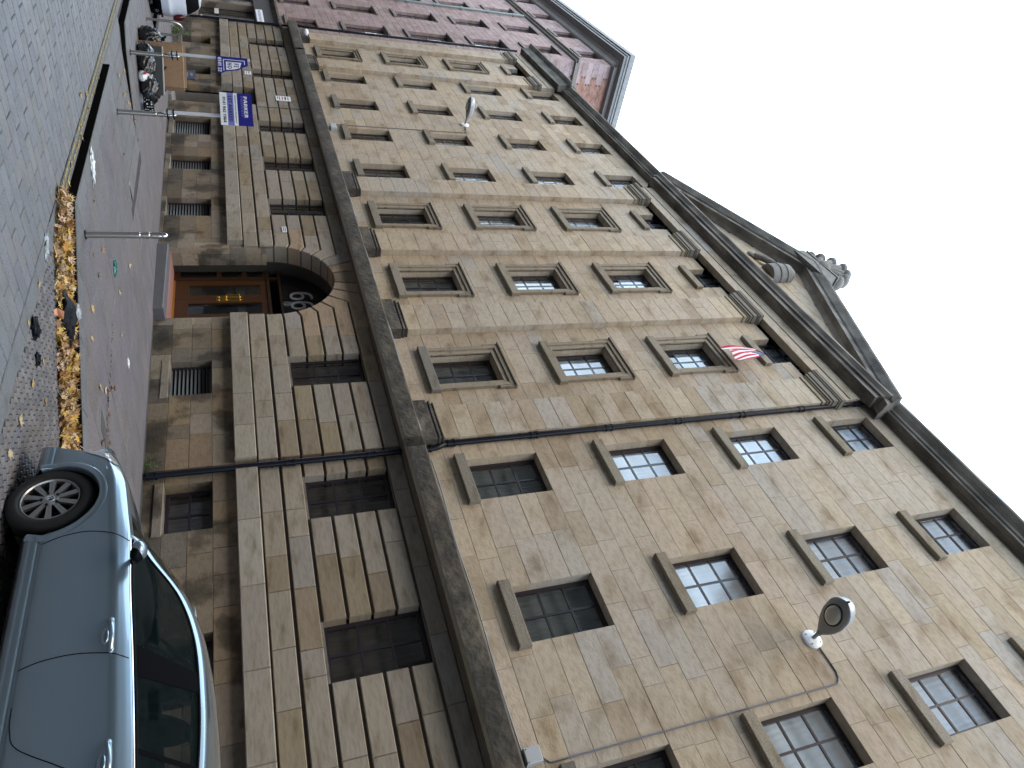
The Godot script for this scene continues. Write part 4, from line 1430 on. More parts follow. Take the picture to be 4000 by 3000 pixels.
func wall_lamp(label: String, at: Vector3) -> void:
	var o := thing("wall_lamp", label, "lamp", at, "street lamps on the upper wall")
	var p := MB.new()
	p.lathe([[0.0, 0.07], [0.09, 0.068], [0.15, 0.05], [0.172, 0.03], [0.172, 0.0]], at, Vector3.BACK, 24)
	part("base_plate", p, M.white, o)
	var ns := MB.new()
	for k in 4:
		var a := PI / 4 + k * PI / 2
		ns.lathe([[0.0, 0.012], [0.012, 0.01], [0.014, 0.0]], at + Vector3(cos(a) * 0.13, sin(a) * 0.13, 0.052), Vector3.BACK, 6)
	part("bolts", ns, M.iron, o)
	var ar := MB.new()
	ar.tube([at + Vector3(0, 0, 0.04), at + Vector3(0, 0.02, 0.14), at + Vector3(0, 0.035, 0.24)], 0.034, 10)
	part("arm", ar, M.lamp_grey, o)
	var wd := [[0.14, 0.03], [0.24, 0.06], [0.36, 0.13], [0.52, 0.20], [0.70, 0.24], [0.86, 0.24], [1.0, 0.20], [1.09, 0.12], [1.14, 0.02]]
	for s in 2:
		var g := []
		for i in 33:
			var z := lerpf(0.14, 1.14, i / 32.0)
			var w := cv(wd, z)
			var row := PackedVector3Array()
			for j in 17:
				var t := PI * j / 16.0
				var h := (0.22 * pow(sin(t), 0.8) * sqrt(maxf(w / 0.24, 0.0)) if s == 0 else -0.07 * sin(t) * (w / 0.24))
				row.append(at + Vector3(-cos(t) * w, 0.02 + z * 0.06 + h, z))
			g.append(row)
		var m := MB.new()
		m.grid(g, s == 1)
		part("lamp_cover" if s == 0 else "lamp_underside", m, M.lamp_top if s == 0 else M.lamp_grey, o)
	var rim := MB.new()
	var lens := MB.new()
	var c := at + Vector3(0, 0.02 + 0.78 * 0.06 - 0.062, 0.78)
	var pr := []
	for k in 33:
		var a := TAU * k / 32.0
		pr.append(c + Vector3(cos(a) * 0.155, -0.002 + 0.06 * sin(a) * 0.22, sin(a) * 0.22))
	rim.tube(pr, 0.012, 6, false)
	part("lens_rim", rim, M.iron, o)
	lens.ellipsoid(c + Vector3(0, 0.012, 0), Vector3(0.148, 0.085, 0.21), Basis(Vector3.RIGHT, -0.06), 12, 24)
	part("lens", lens, M.lens, o)

func cable(label: String, path: Array, r: float, m: Material) -> void:
	var c := Curve3D.new()
	for i in path.size():
		var t: Vector3 = (path[mini(i + 1, path.size() - 1)] - path[maxi(i - 1, 0)]) * 0.12
		c.add_point(path[i], -t, t)
	var mb := MB.new()
	mb.tube(Array(c.tessellate_even_length(4, 0.12)), r, 6)
	solo("cable", mb, m, label, "cable")

func lettering(parent: Node3D, text: String, at: Vector3, yaw: float, height: float, width: float, m: Material, bold := true, called := "lettering") -> void:
	var t := TextMesh.new()
	t.text = text
	t.font = font(bold)
	t.font_size = 48
	t.pixel_size = 0.01
	t.depth = 0.04
	t.horizontal_alignment = HORIZONTAL_ALIGNMENT_CENTER
	var bb := t.get_aabb()
	var o := MeshInstance3D.new()
	o.name = called
	o.mesh = t
	o.material_override = m
	o.scale = Vector3(width / bb.size.x, height / bb.size.y, 0.08)
	o.rotation.y = yaw
	var off := bb.get_center() * o.scale
	o.position = at - Basis(Vector3.UP, yaw) * Vector3(off.x, off.y, 0) - (parent.get_meta("base") as Vector3)
	parent.add_child(o, true)

func plaque(label: String, lo: Vector2, hi: Vector2, z: float, face: Material, lines: Array) -> void:
	var o := thing("wall_plaque", label, "sign", Vector3((lo.x + hi.x) / 2, lo.y, z))
	var p := MB.new()
	p.box(Vector3(lo.x, lo.y, z - 0.01), Vector3(hi.x, hi.y, z + 0.012))
	part("plate", p, face, o)
	for l in lines:
		var m := MB.new()
		var x: float = lo.x + (hi.x - lo.x) * l[0]
		var x1: float = lo.x + (hi.x - lo.x) * l[1]
		var y: float = lo.y + (hi.y - lo.y) * l[2]
		while x < x1:
			var w := rng.randf_range(0.02, 0.05) * (hi.x - lo.x) / 0.5
			m.box(Vector3(x, y, z + 0.012), Vector3(minf(x + w, x1), y + l[3] * (hi.y - lo.y), z + 0.014))
			x += w * 1.3
		part("print", m, l[4], o)

func build_fixtures() -> void:
	drainpipe("drainpipe", "black cast iron drainpipe beside the pediment bay, the nearer one", [Vector3(-9.25, -1.9, -9.91), Vector3(-9.25, 3.30, -9.91), Vector3(-9.27, 3.40, -9.91), Vector3(-9.34, 3.50, -9.93), Vector3(-9.36, 3.60, -9.93), Vector3(-9.36, 14.6, -9.93), Vector3(-9.36, 14.95, -9.9)], [-1.75, 0.55, 2.05, 3.15, 3.68, 5.5, 7.3, 9.1, 10.9, 12.7, 14.5])
	drainpipe("drainpipe", "black drainpipe at the far corner, between the buff and the red building", [Vector3(-37.8, -2.35, -9.83), Vector3(-37.8, 3.0, -9.80), Vector3(-37.72, 3.15, -9.72), Vector3(-37.6, 3.4, -9.72), Vector3(-37.62, 8.0, -9.73), Vector3(-37.66, 13.9, -9.74), Vector3(-37.66, 14.5, -9.74)], [-0.5, 2.0, 3.5, 5.4, 7.4, 9.4, 11.4, 13.4])
	wall_lamp("grey lamp head on a white round plate between the nearest window columns, seen from below", Vector3(-3.90, 8.85, -10.0))
	wall_lamp("grey lamp head seen edge-on high on the wall left of the pediment", Vector3(-27.0, 8.72, -10.0))
	cable("dark cable climbing the near wall to the nearer lamp", [Vector3(-3.26, 3.45, -9.99), Vector3(-3.13, 3.55, -9.985), Vector3(-3.12, 3.9, -9.985), Vector3(-3.11, 6.8, -9.985), Vector3(-3.10, 8.6, -9.985), Vector3(-3.13, 8.8, -9.985), Vector3(-3.28, 8.89, -9.985), Vector3(-3.76, 8.88, -9.98)], 0.013, M.cable)
	cable("dark cable climbing from the small grey box to the farther lamp", [Vector3(-26.05, 3.5, -9.99), Vector3(-26.12, 3.6, -9.985), Vector3(-26.14, 8.3, -9.985), Vector3(-26.2, 8.5, -9.985), Vector3(-26.4, 8.62, -9.985), Vector3(-26.8, 8.68, -9.98)], 0.013, M.cable)
	var w := []
	for i in 28:
		w.append(Vector3(-9.0 + i * 0.4, 3.19 + 0.012 * sin(i * 0.9), -9.965 + 0.01 * sin(i * 1.1)))
	cable("thin pale cable lying along the top of the string course, right of the nearer drainpipe", w, 0.012, M.pale_cable)
	w = []
	for i in 26:
		w.append(Vector3(-20.0 + i * 0.42, 3.05 + 0.015 * sin(i * 0.8), -9.63 + 0.01 * sin(i * 0.7)))
	cable("thin pale cable lying across the pilaster bases of the pediment bay", w, 0.012, M.pale_cable)
	cable("dark wire crossing the channelled blocks below the far plaque", [Vector3(-27.1, 0.74, -9.89), Vector3(-27.12, 1.3, -9.885), Vector3(-27.15, 2.3, -9.885), Vector3(-27.2, 2.62, -9.88)], 0.014, M.cable)
	for q in [[Vector3(-3.25, 3.20, -9.95), Vector3(0.11, 0.24, 0.07), "pale grey junction box on the string course at the near lamp cable"], [Vector3(-25.75, 3.24, -9.95), Vector3(0.2, 0.22, 0.08), "small grey junction box on the string course at the far lamp cable"]]:
		var o := thing("junction_box", q[2], "electrical box", q[0])
		var m := MB.new()
		m.block(rect(-q[1].x, 0, q[1].x, q[1].y), q[0] + Vector3(0, 0, q[1].z), Vector3.RIGHT, Vector3.UP, Vector3.BACK, 0.15, 0.01)
		part("case", m, M.box_grey, o)
		var k := MB.new()
		for s in [-1, 1]:
			k.lathe([[0.0, 0.005], [0.01, 0.0]], q[0] + Vector3(s * (q[1].x - 0.025), 0.03, q[1].z), Vector3.BACK, 6)
		part("screw", k, M.iron, o)
	var fl := thing("floodlight", "small white fitting on the string course near the far drainpipe", "light fitting", Vector3(-36.3, 3.22, -9.62))
	var fm := MB.new()
	fm.ellipsoid(Vector3(-36.3, 3.38, -9.60), Vector3(0.14, 0.11, 0.16))
	part("head", fm, M.white, fl)
	var fa := MB.new()
	fa.tube([Vector3(-36.3, 3.2, -9.75), Vector3(-36.3, 3.3, -9.7), Vector3(-36.3, 3.36, -9.62)], 0.03)
	part("arm", fa, M.white, fl)
	plaque("pale notice plate with red and grey print above the side door", Vector2(-28.35, 1.50), Vector2(-27.88, 2.04), -9.885, M.sign_white, [[0.12, 0.9, 0.78, 0.07, M.sign_lilac], [0.12, 0.85, 0.58, 0.10, M.ink], [0.12, 0.8, 0.40, 0.08, M.red_ink], [0.12, 0.9, 0.22, 0.06, M.ink], [0.12, 0.7, 0.10, 0.05, M.ink]])
	plaque("tiny white plate left of the arched doorway", Vector2(-18.12, 1.02), Vector2(-17.85, 1.14), -9.885, M.sign_white, [[0.1, 0.9, 0.6, 0.18, M.ink], [0.1, 0.9, 0.25, 0.16, M.ink]])
	plaque("small pale blue plate on the plinth under the far windows", Vector2(-30.9, 0.48), Vector2(-30.55, 0.72), -9.885, M.sign_white, [[0.1, 0.5, 0.55, 0.25, M.sign_blue], [0.1, 0.9, 0.2, 0.12, M.ink], [0.6, 0.9, 0.6, 0.15, M.ink]])
	var up := thing("wall_sign", "dark blue panel lettered UP on the basement wall behind the cardboard", "sign", Vector3(-30.1, -1.74, -9.93))
	var um := MB.new()
	um.box(Vector3(-30.6, -1.76, -9.955), Vector3(-29.6, -1.33, -9.93))
	part("panel", um, M.slate_blue, up)
	lettering(up, "UP", Vector3(-30.1, -1.47, -9.925), 0.0, 0.10, 0.34, M.box_grey)
	lettering(up, "------", Vector3(-30.1, -1.6, -9.925), 0.0, 0.02, 0.5, M.box_grey)
	# flag hanging from the sill of the topmost window right of the pediment's middle
	var fg := thing("flag", "striped red and white flag with a blue starred corner hanging from a top window sill", "flag", Vector3(-11.4, 11.75, -9.7))
	var P := func(u: float, v: float) -> Vector3:
		var top := Vector3(-11.66, 12.70, -9.80).lerp(Vector3(-11.16, 12.66, -9.62), u)
		var low := Vector3(-11.72, 11.62, -9.68).lerp(Vector3(-10.86, 11.66, -9.50), u)
		return top.lerp(low, v) + Vector3(0.02 * sin(v * 7.0), 0, 0.045 * sin(u * 9.0 + v * 4.0) * (0.4 + v))
	for k in 13:
		var m := MB.new()
		var g := []
		for i in 4:
			var u := (k + i / 3.0) / 13.0
			var row := PackedVector3Array()
			for j in 21:
				var v := j / 20.0
				if u > 0.42: v = lerpf(0.18, 1.0, j / 20.0)
				row.append(P.call(u, v))
			g.append(row)
		m.grid(g)
		part("stripe", m, M.flag_red if k % 2 == 0 else M.flag_white, fg)
	var cm := MB.new()
	var cg := []
	for i in 9:
		var row := PackedVector3Array()
		for j in 6:
			row.append(P.call(lerpf(0.40, 1.0, i / 8.0), lerpf(0.0, 0.19, j / 5.0)) + Vector3(0, 0, 0.002))
		cg.append(row)
	cm.grid(cg)
	part("canton", cm, M.flag_blue, fg)
	var sm := MB.new()
	for i in 6:
		for j in 3:
			var c: Vector3 = P.call(0.46 + i * 0.095, 0.03 + j * 0.06) + Vector3(0, 0, 0.006)
			for t in 5:
				var a := TAU * t / 5.0
				sm.tri(c + Vector3(cos(a), sin(a), 0) * 0.02, c + Vector3(cos(a + 2.2), sin(a + 2.2), 0) * 0.009, c + Vector3(cos(a - 2.2), sin(a - 2.2), 0) * 0.009)
	part("stars", sm, M.flag_white, fg)
	var pm := MB.new()
	pm.tube([Vector3(-11.75, 12.74, -9.98), Vector3(-11.62, 12.73, -9.8), Vector3(-11.1, 12.69, -9.58)], 0.012)
	part("pole", pm, M.trim, fg)

# ---------------------------------------------------------------- things on the pavement
func bollard(label: String, x: float, z: float) -> void:
	var y := pv(x)
	var o := thing("bollard", label, "bollard", Vector3(x, y, z), "steel bollards on the pavement")
	var m := MB.new()
	m.lathe([[0.043, -0.05], [0.043, 0.62], [0.036, 0.63], [0.036, 0.645], [0.043, 0.655], [0.043, 0.73], [0.036, 0.74], [0.036, 0.755], [0.043, 0.765], [0.043, 0.85], [0.040, 0.88]], Vector3(x, y, z), Vector3.UP, 18)
	part("post", m, M.steel, o)
	var c := MB.new()
	c.ellipsoid(Vector3(x, y + 0.90, z), Vector3(0.036, 0.05, 0.036))
	part("cap", c, M.chrome, o)
	var f := MB.new()
	f.lathe([[0.044, 0.0], [0.06, 0.0], [0.06, 0.012], [0.044, 0.014]], Vector3(x, y, z), Vector3.UP, 18)
	part("collar", f, M.iron, o)

func bin_bag(label: String, c: Vector3, r: Vector3, sd: int, knot := true, m: Material = null, called := "bin_bag", yaw := 0.0) -> void:
	var f := FastNoiseLite.new()
	f.seed = sd
	f.frequency = 1.1
	f.fractal_octaves = 4
	f.fractal_type = FastNoiseLite.FRACTAL_RIDGED
	var o := thing(called, label, "bag", c, "rubbish piled on the pavement")
	var mb := MB.new()
	var bs := Basis(Vector3.UP, yaw)
	mb.ellipsoid(Vector3.ZERO, Vector3.ONE, Basis(), 26, 40, func(_o: Vector3, d: Vector3) -> Vector3:
		var k := 1.0 + 0.20 * f.get_noise_3dv(d * 1.6) + 0.05 * f.get_noise_3dv(d * 5.0)
		if d.y > 0.75 and knot: k += (d.y - 0.75) * 0.7
		var p := d * r * k
		if knot and d.y > 0.9:
			p.x *= 0.6
			p.z *= 0.6
		return c + bs * Vector3(p.x, maxf(p.y + r.y * 0.86, 0.0), p.z))
	part("bag_body", mb, m if m else M.bag, o)
	if knot:
		var k := MB.new()
		for i in 5:
			var a := i * 1.3 + sd
			k.ellipsoid(c + bs * Vector3(cos(a) * 0.035, r.y * 1.98 + 0.02 * i, sin(a) * 0.035), Vector3(0.045, 0.06, 0.02), Basis(Vector3(cos(a), 0.3, sin(a)).normalized(), 0.8), 6, 8)
		part("knot", k, m if m else M.bag, o)

func estate_board(label: String, x: float, z: float, board: int) -> void:
	var y := pv(x)
	var yaw := deg_to_rad(25.0)
	var o := thing("estate_board", label, "sign", Vector3(x, y + 0.75, z))
	var t := MB.new()
	t.box(Vector3(-0.024, 0.76, 0.045), Vector3(0.024, 2.2 if board == 2 else 2.40, 0.085), Transform3D(Basis(Vector3.UP, yaw), Vector3(x, y, z)))
	part("timber", t, M.timber_white, o)
	var st := MB.new()
	for h in [0.80, 0.90]:
		st.box(Vector3(-0.055, h, -0.055), Vector3(0.055, h + 0.02, 0.095), Transform3D(Basis(Vector3.UP, yaw), Vector3(x, y, z)))
	part("strap", st, M.trim, o)
	var bs := Basis(Vector3.UP, yaw)
	if board == 2:
		var c := Vector3(-13.82, 0.035, -5.12)
		var pts := [[-0.28, -0.155, M.sign_white, "strip_white"], [-0.155, -0.045, M.sign_lilac, "strip_lilac"], [-0.045, 0.022, M.sign_white, "strip_white"], [0.022, 0.28, M.sign_blue, "panel_blue"]]
		for p in pts:
			var m := MB.new()
			m.box(Vector3(-0.39, p[0], -0.006), Vector3(0.39, p[1], 0.006), Transform3D(bs, c))
			part(p[3], m, p[2], o)
		var n := bs * Vector3(0, 0, 0.007)
		lettering(o, "PARKER", c + n + bs * Vector3(-0.06, 0.165, 0), yaw, 0.062, 0.52, M.sign_white)
		lettering(o, "PROPERTY", c + n + bs * Vector3(-0.07, 0.10, 0), yaw, 0.040, 0.50, M.sign_lilac, false)
		lettering(o, "Residential Letting & Management", c + n + bs * Vector3(0.0, -0.012, 0), yaw, 0.030, 0.66, M.ink, false)
		lettering(o, "LET AGREED", c + n + bs * Vector3(0.0, -0.10, 0), yaw, 0.062, 0.62, M.ink)
		lettering(o, "0141 942 1964", c + n + bs * Vector3(0.03, -0.205, 0), yaw, 0.052, 0.62, M.ink)
	else:
		var c := Vector3(-17.22, 0.0, -5.235)
		var m := MB.new()
		m.block(PackedVector2Array([Vector2(0.0, -0.31), Vector2(0.50, -0.27), Vector2(0.47, -0.17), Vector2(0.43, -0.13), Vector2(0.36, 0.14), Vector2(0.27, 0.24), Vector2(0.22, 0.34), Vector2(0.0, 0.34)]), c, bs.x, Vector3.UP, bs.z, 0.012, 0.0, true)
		part("torn_panel", m, M.sign_blue, o)
		var n := bs * Vector3(0, 0, 0.001)
		var w := MB.new()
		for q in [[0.08, -0.165, 0.42, -0.15], [0.08, -0.165, 0.095, 0.28], [0.08, 0.265, 0.20, 0.28]]:
			w.box(Vector3(q[0], q[1], 0.0), Vector3(q[2], q[3], 0.002), Transform3D(bs, c))
		part("border", w, M.sign_white, o)
		var p := MB.new()
		p.block(PackedVector2Array([Vector2(0.15, -0.11), Vector2(0.395, -0.11), Vector2(0.36, 0.05), Vector2(0.31, 0.17), Vector2(0.15, 0.21)]), c + n * 2.0, bs.x, Vector3.UP, bs.z, 0.002, 0.0)
		part("white_panel", p, M.sign_white, o)
		lettering(o, "FI", c + n * 3.5 + bs * Vector3(0.245, 0.10, 0), yaw, 0.10, 0.11, M.sign_blue)
		lettering(o, "HO", c + n * 3.5 + bs * Vector3(0.265, -0.035, 0), yaw, 0.09, 0.17, M.sign_blue)
		lettering(o, "0141 22", c + n + bs * Vector3(0.25, -0.235, 0), yaw, 0.075, 0.42, M.sign_white)

func leaf_shape() -> Array:
	var pts := []
	var lobes := [[-90.0, 0.35], [-58.0, 0.62], [-35.0, 0.40], [-8.0, 0.86], [18.0, 0.50], [42.0, 0.92], [64.0, 0.52], [90.0, 1.05]]
	for p in lobes:
		pts.append([deg_to_rad(p[0]), p[1]])
	for k in range(lobes.size() - 2, 0, -1):
		pts.append([deg_to_rad(180.0 - lobes[k][0]), lobes[k][1]])
	return pts

func leaf_mesh(sd: int, curl: float) -> MB:
	var r := RandomNumberGenerator.new()
	r.seed = sd
	var mb := MB.new()
	var out := []
	for p in leaf_shape():
		var l: float = p[1] * 0.055 * r.randf_range(0.85, 1.12)
		out.append(Vector3(cos(p[0]) * l, curl * l * l * 60.0 * r.randf_range(0.4, 1.4), -sin(p[0]) * l))
	for i in out.size():
		mb.tri(Vector3.ZERO, out[i], out[(i + 1) % out.size()])
	mb.tri(Vector3(-0.001, 0, 0.02), Vector3(0.001, 0, 0.02), Vector3(0.004, 0.012, 0.07))
	return mb

func build_leaves() -> void:
	var cols := [Color(0.46, 0.29, 0.05), Color(0.42, 0.30, 0.11), Color(0.46, 0.35, 0.20), Color(0.33, 0.17, 0.03), Color(0.36, 0.25, 0.14), Color(0.44, 0.34, 0.25), Color(0.20, 0.09, 0.03), Color(0.50, 0.36, 0.10), Color(0.28, 0.18, 0.10), Color(0.42, 0.30, 0.22), Color(0.24, 0.13, 0.06), Color(0.40, 0.21, 0.04)]
	var meshes := []
	for k in 4:
		var mb := leaf_mesh(40 + k, [0.05, 0.12, -0.08, 0.18][k])
		meshes.append(mb.mesh())
	var heap := structure("fallen_leaves", Vector3(-7.2, rd(-7.2), -5.3))
	heap.set_meta("kind", "stuff")
	heap.set_meta("label", "thick drift of yellow and brown leaves in the gutter along the kerb in front of the silver car")
	heap.set_meta("category", "leaves")
	var dir := Vector2(0.806, -0.592)
	var nrm := Vector2(0.592, 0.806)
	for k in 4:
		var mm := MultiMesh.new()
		mm.transform_format = MultiMesh.TRANSFORM_3D
		mm.use_colors = true
		mm.mesh = meshes[k]
		mm.instance_count = 650
		for i in 650:
			var s := rng.randf_range(-0.05, 4.1)
			var w := 0.015 + 0.50 * pow(rng.randf(), 1.25) * (0.7 + 0.4 * minf(1.0, (s + 0.1) / 0.8))
			var p := Vector2(-8.9, -4.57) + dir * s + nrm * w
			var h := rng.randf_range(0.004, 0.055 * (1.0 - w / 0.8) + 0.02 + (0.03 if rng.randf() < 0.15 else 0.0))
			var b := Basis.from_euler(Vector3(rng.randf_range(-0.9, 0.9), rng.randf() * TAU, rng.randf_range(-0.9, 0.9))) * rng.randf_range(0.65, 1.35)
			mm.set_instance_transform(i, Transform3D(b, Vector3(p.x, rd(p.x) + h, p.y) - heap.position))
			var c: Color = cols[rng.randi() % cols.size()]
			var v := rng.randf_range(0.85, 1.45)
			mm.set_instance_color(i, Color(c.r * v, c.g * v, c.b * v))
		var o := MultiMeshInstance3D.new()
		o.name = "leaf_drift"
		o.multimesh = mm
		o.material_override = M.leaf
		heap.add_child(o, true)
	var trail := structure("leaf_crumbs", Vector3(-7.2, pv(-7.2), -7.8))
	trail.set_meta("kind", "stuff")
	trail.set_meta("label", "trail of small dark brown leaf crumbs along a joint of the pavement, from the silver car's nose towards the doorway")
	trail.set_meta("category", "leaves")
	var cm := MultiMesh.new()
	cm.transform_format = MultiMesh.TRANSFORM_3D
	cm.use_colors = true
	cm.mesh = meshes[1]
	cm.instance_count = 260
	var way := [Vector2(-9.6, -6.75), Vector2(-8.5, -7.0), Vector2(-7.9, -7.05), Vector2(-7.2, -7.5), Vector2(-6.6, -8.5), Vector2(-6.1, -9.6)]
	for i in 260:
		var t := pow(rng.randf(), 0.8) * 5.0
		var k := mini(int(t), 4)
		var p: Vector2 = way[k].lerp(way[k + 1], t - k) + Vector2(rng.randfn(0, 0.035), rng.randfn(0, 0.035))
		cm.set_instance_transform(i, Transform3D(Basis.from_euler(Vector3(rng.randf_range(-0.3, 0.3), rng.randf() * TAU, rng.randf_range(-0.3, 0.3))) * rng.randf_range(0.12, 0.5), Vector3(p.x, pv(p.x) + 0.006, p.y) - trail.position))
		var v := rng.randf_range(0.4, 1.3)
		cm.set_instance_color(i, Color(0.10 * v, 0.055 * v, 0.035 * v))
	var co := MultiMeshInstance3D.new()
	co.name = "leaf_crumb"
	co.multimesh = cm
	co.material_override = M.leaf
	trail.add_child(co, true)
	# single leaves lying about
	var single := func(x: float, z: float, y: float, label: String, group: String, yellow: bool) -> void:
		var o := MeshInstance3D.new()
		o.name = numbered("fallen_leaf")
		var mb := leaf_mesh(rng.randi() % 1000, rng.randf_range(0.02, 0.2))
		var c: Color = cols[[0, 1, 2, 7][rng.randi() % 4]] if yellow else cols[[3, 6, 4, 8][rng.randi() % 4]]
		for i in mb.c.size(): mb.c[i] = c
		o.mesh = mb.mesh()
		o.material_override = M.leaf
		o.position = Vector3(x, y + 0.006, z)
		o.rotation = Vector3(rng.randf_range(-0.15, 0.15), rng.randf() * TAU, rng.randf_range(-0.15, 0.15))
		o.scale = Vector3.ONE * rng.randf_range(0.9, 1.4)
		o.set_meta("label", label)
		o.set_meta("category", "leaf")
		o.set_meta("group", group)
		add_child(o, true)
	for p in [[-9.24, -5.81], [-8.4, -5.77], [-10.44, -6.89], [-8.02, -5.96], [-13.64, -6.01], [-10.01, -5.1], [-13.7, -6.62], [-8.03, -6.85], [-7.46, -7.58], [-11.9, -7.3]]:
		single.call(p[0], p[1], pv(p[0]), "yellow leaf lying loose on the paving slabs between bollard and doorway", "loose leaves on the pavement", true)
	for p in [[-9.84, -5.77], [-9.24, -5.49], [-9.9, -7.33], [-8.43, -7.14], [-8.11, -7.11], [-7.22, -7.04], [-6.59, -6.56], [-7.82, -6.59], [-8.2, -7.0], [-8.6, -7.3], [-7.95, -7.2], [-7.6, -7.4], [-7.1, -7.9], [-6.9, -8.3], [-6.5, -8.7], [-6.2, -9.2]]:
		single.call(p[0], p[1], pv(p[0]), "small brown leaf lying on the paving slabs near the silver car's nose", "loose leaves on the pavement", false)
	for p in [[-6.96, -4.49], [-6.32, -4.49], [-6.4, -5.03], [-6.41, -4.74], [-5.32, -4.84], [-4.9, -4.8], [-5.9, -4.9], [-6.1, -5.3]]:
		single.call(p[0], p[1], rd(p[0]), "pale leaf on the small setts of the parking bay in front of the silver car", "loose leaves on the parking bay", true)
	for p in [[-9.68, -4.42], [-10.71, -4.5], [-10.35, -4.48], [-11.28, -4.12], [-11.77, -4.3], [-11.7, -4.47], [-10.88, -4.42], [-9.3, -4.5], [-13.2, -4.5], [-12.5, -4.52]]:
		single.call(p[0], p[1], rd(p[0]) + 0.006, "yellowish leaf in the gutter along the yellow lines", "loose leaves in the gutter", true)
	for p in [[-15.42, -5.22], [-15.56, -5.62], [-16.11, -6.02], [-16.02, -6.2], [-16.2, -6.38], [-16.28, -5.39], [-15.9, -5.9], [-16.2, -6.8], [-15.5, -5.4], [-16.1, -5.75]]:
		single.call(p[0], p[1], rd(p[0]) + 0.05 + 0.05 * (-p[1] - 5.2), "yellow leaf on the dropped crossing between the two kerb islands", "loose leaves on the dropped crossing", true)

func crumple(called: String, label: String, cat: String, c: Vector3, r: Vector3, sd: int, m: Material, yaw := 0.0, freq := 2.0, amp := 0.45) -> void:
	var f := FastNoiseLite.new()
	f.seed = sd
	f.frequency = freq
	f.fractal_octaves = 3
	var mb := MB.new()
	var bs := Basis(Vector3.UP, yaw)
	mb.ellipsoid(c, Vector3.ONE, Basis(), 16, 24, func(_o: Vector3, d: Vector3) -> Vector3:
		var k := 1.0 + amp * f.get_noise_3dv(d)
		var p := d * r * k
		return c + bs * Vector3(p.x, maxf(p.y, 0.0) + 0.003 + 0.25 * r.y * absf(f.get_noise_3dv(d * 3.0 + Vector3.ONE)), p.z))
	solo(called, mb, m, label, cat)

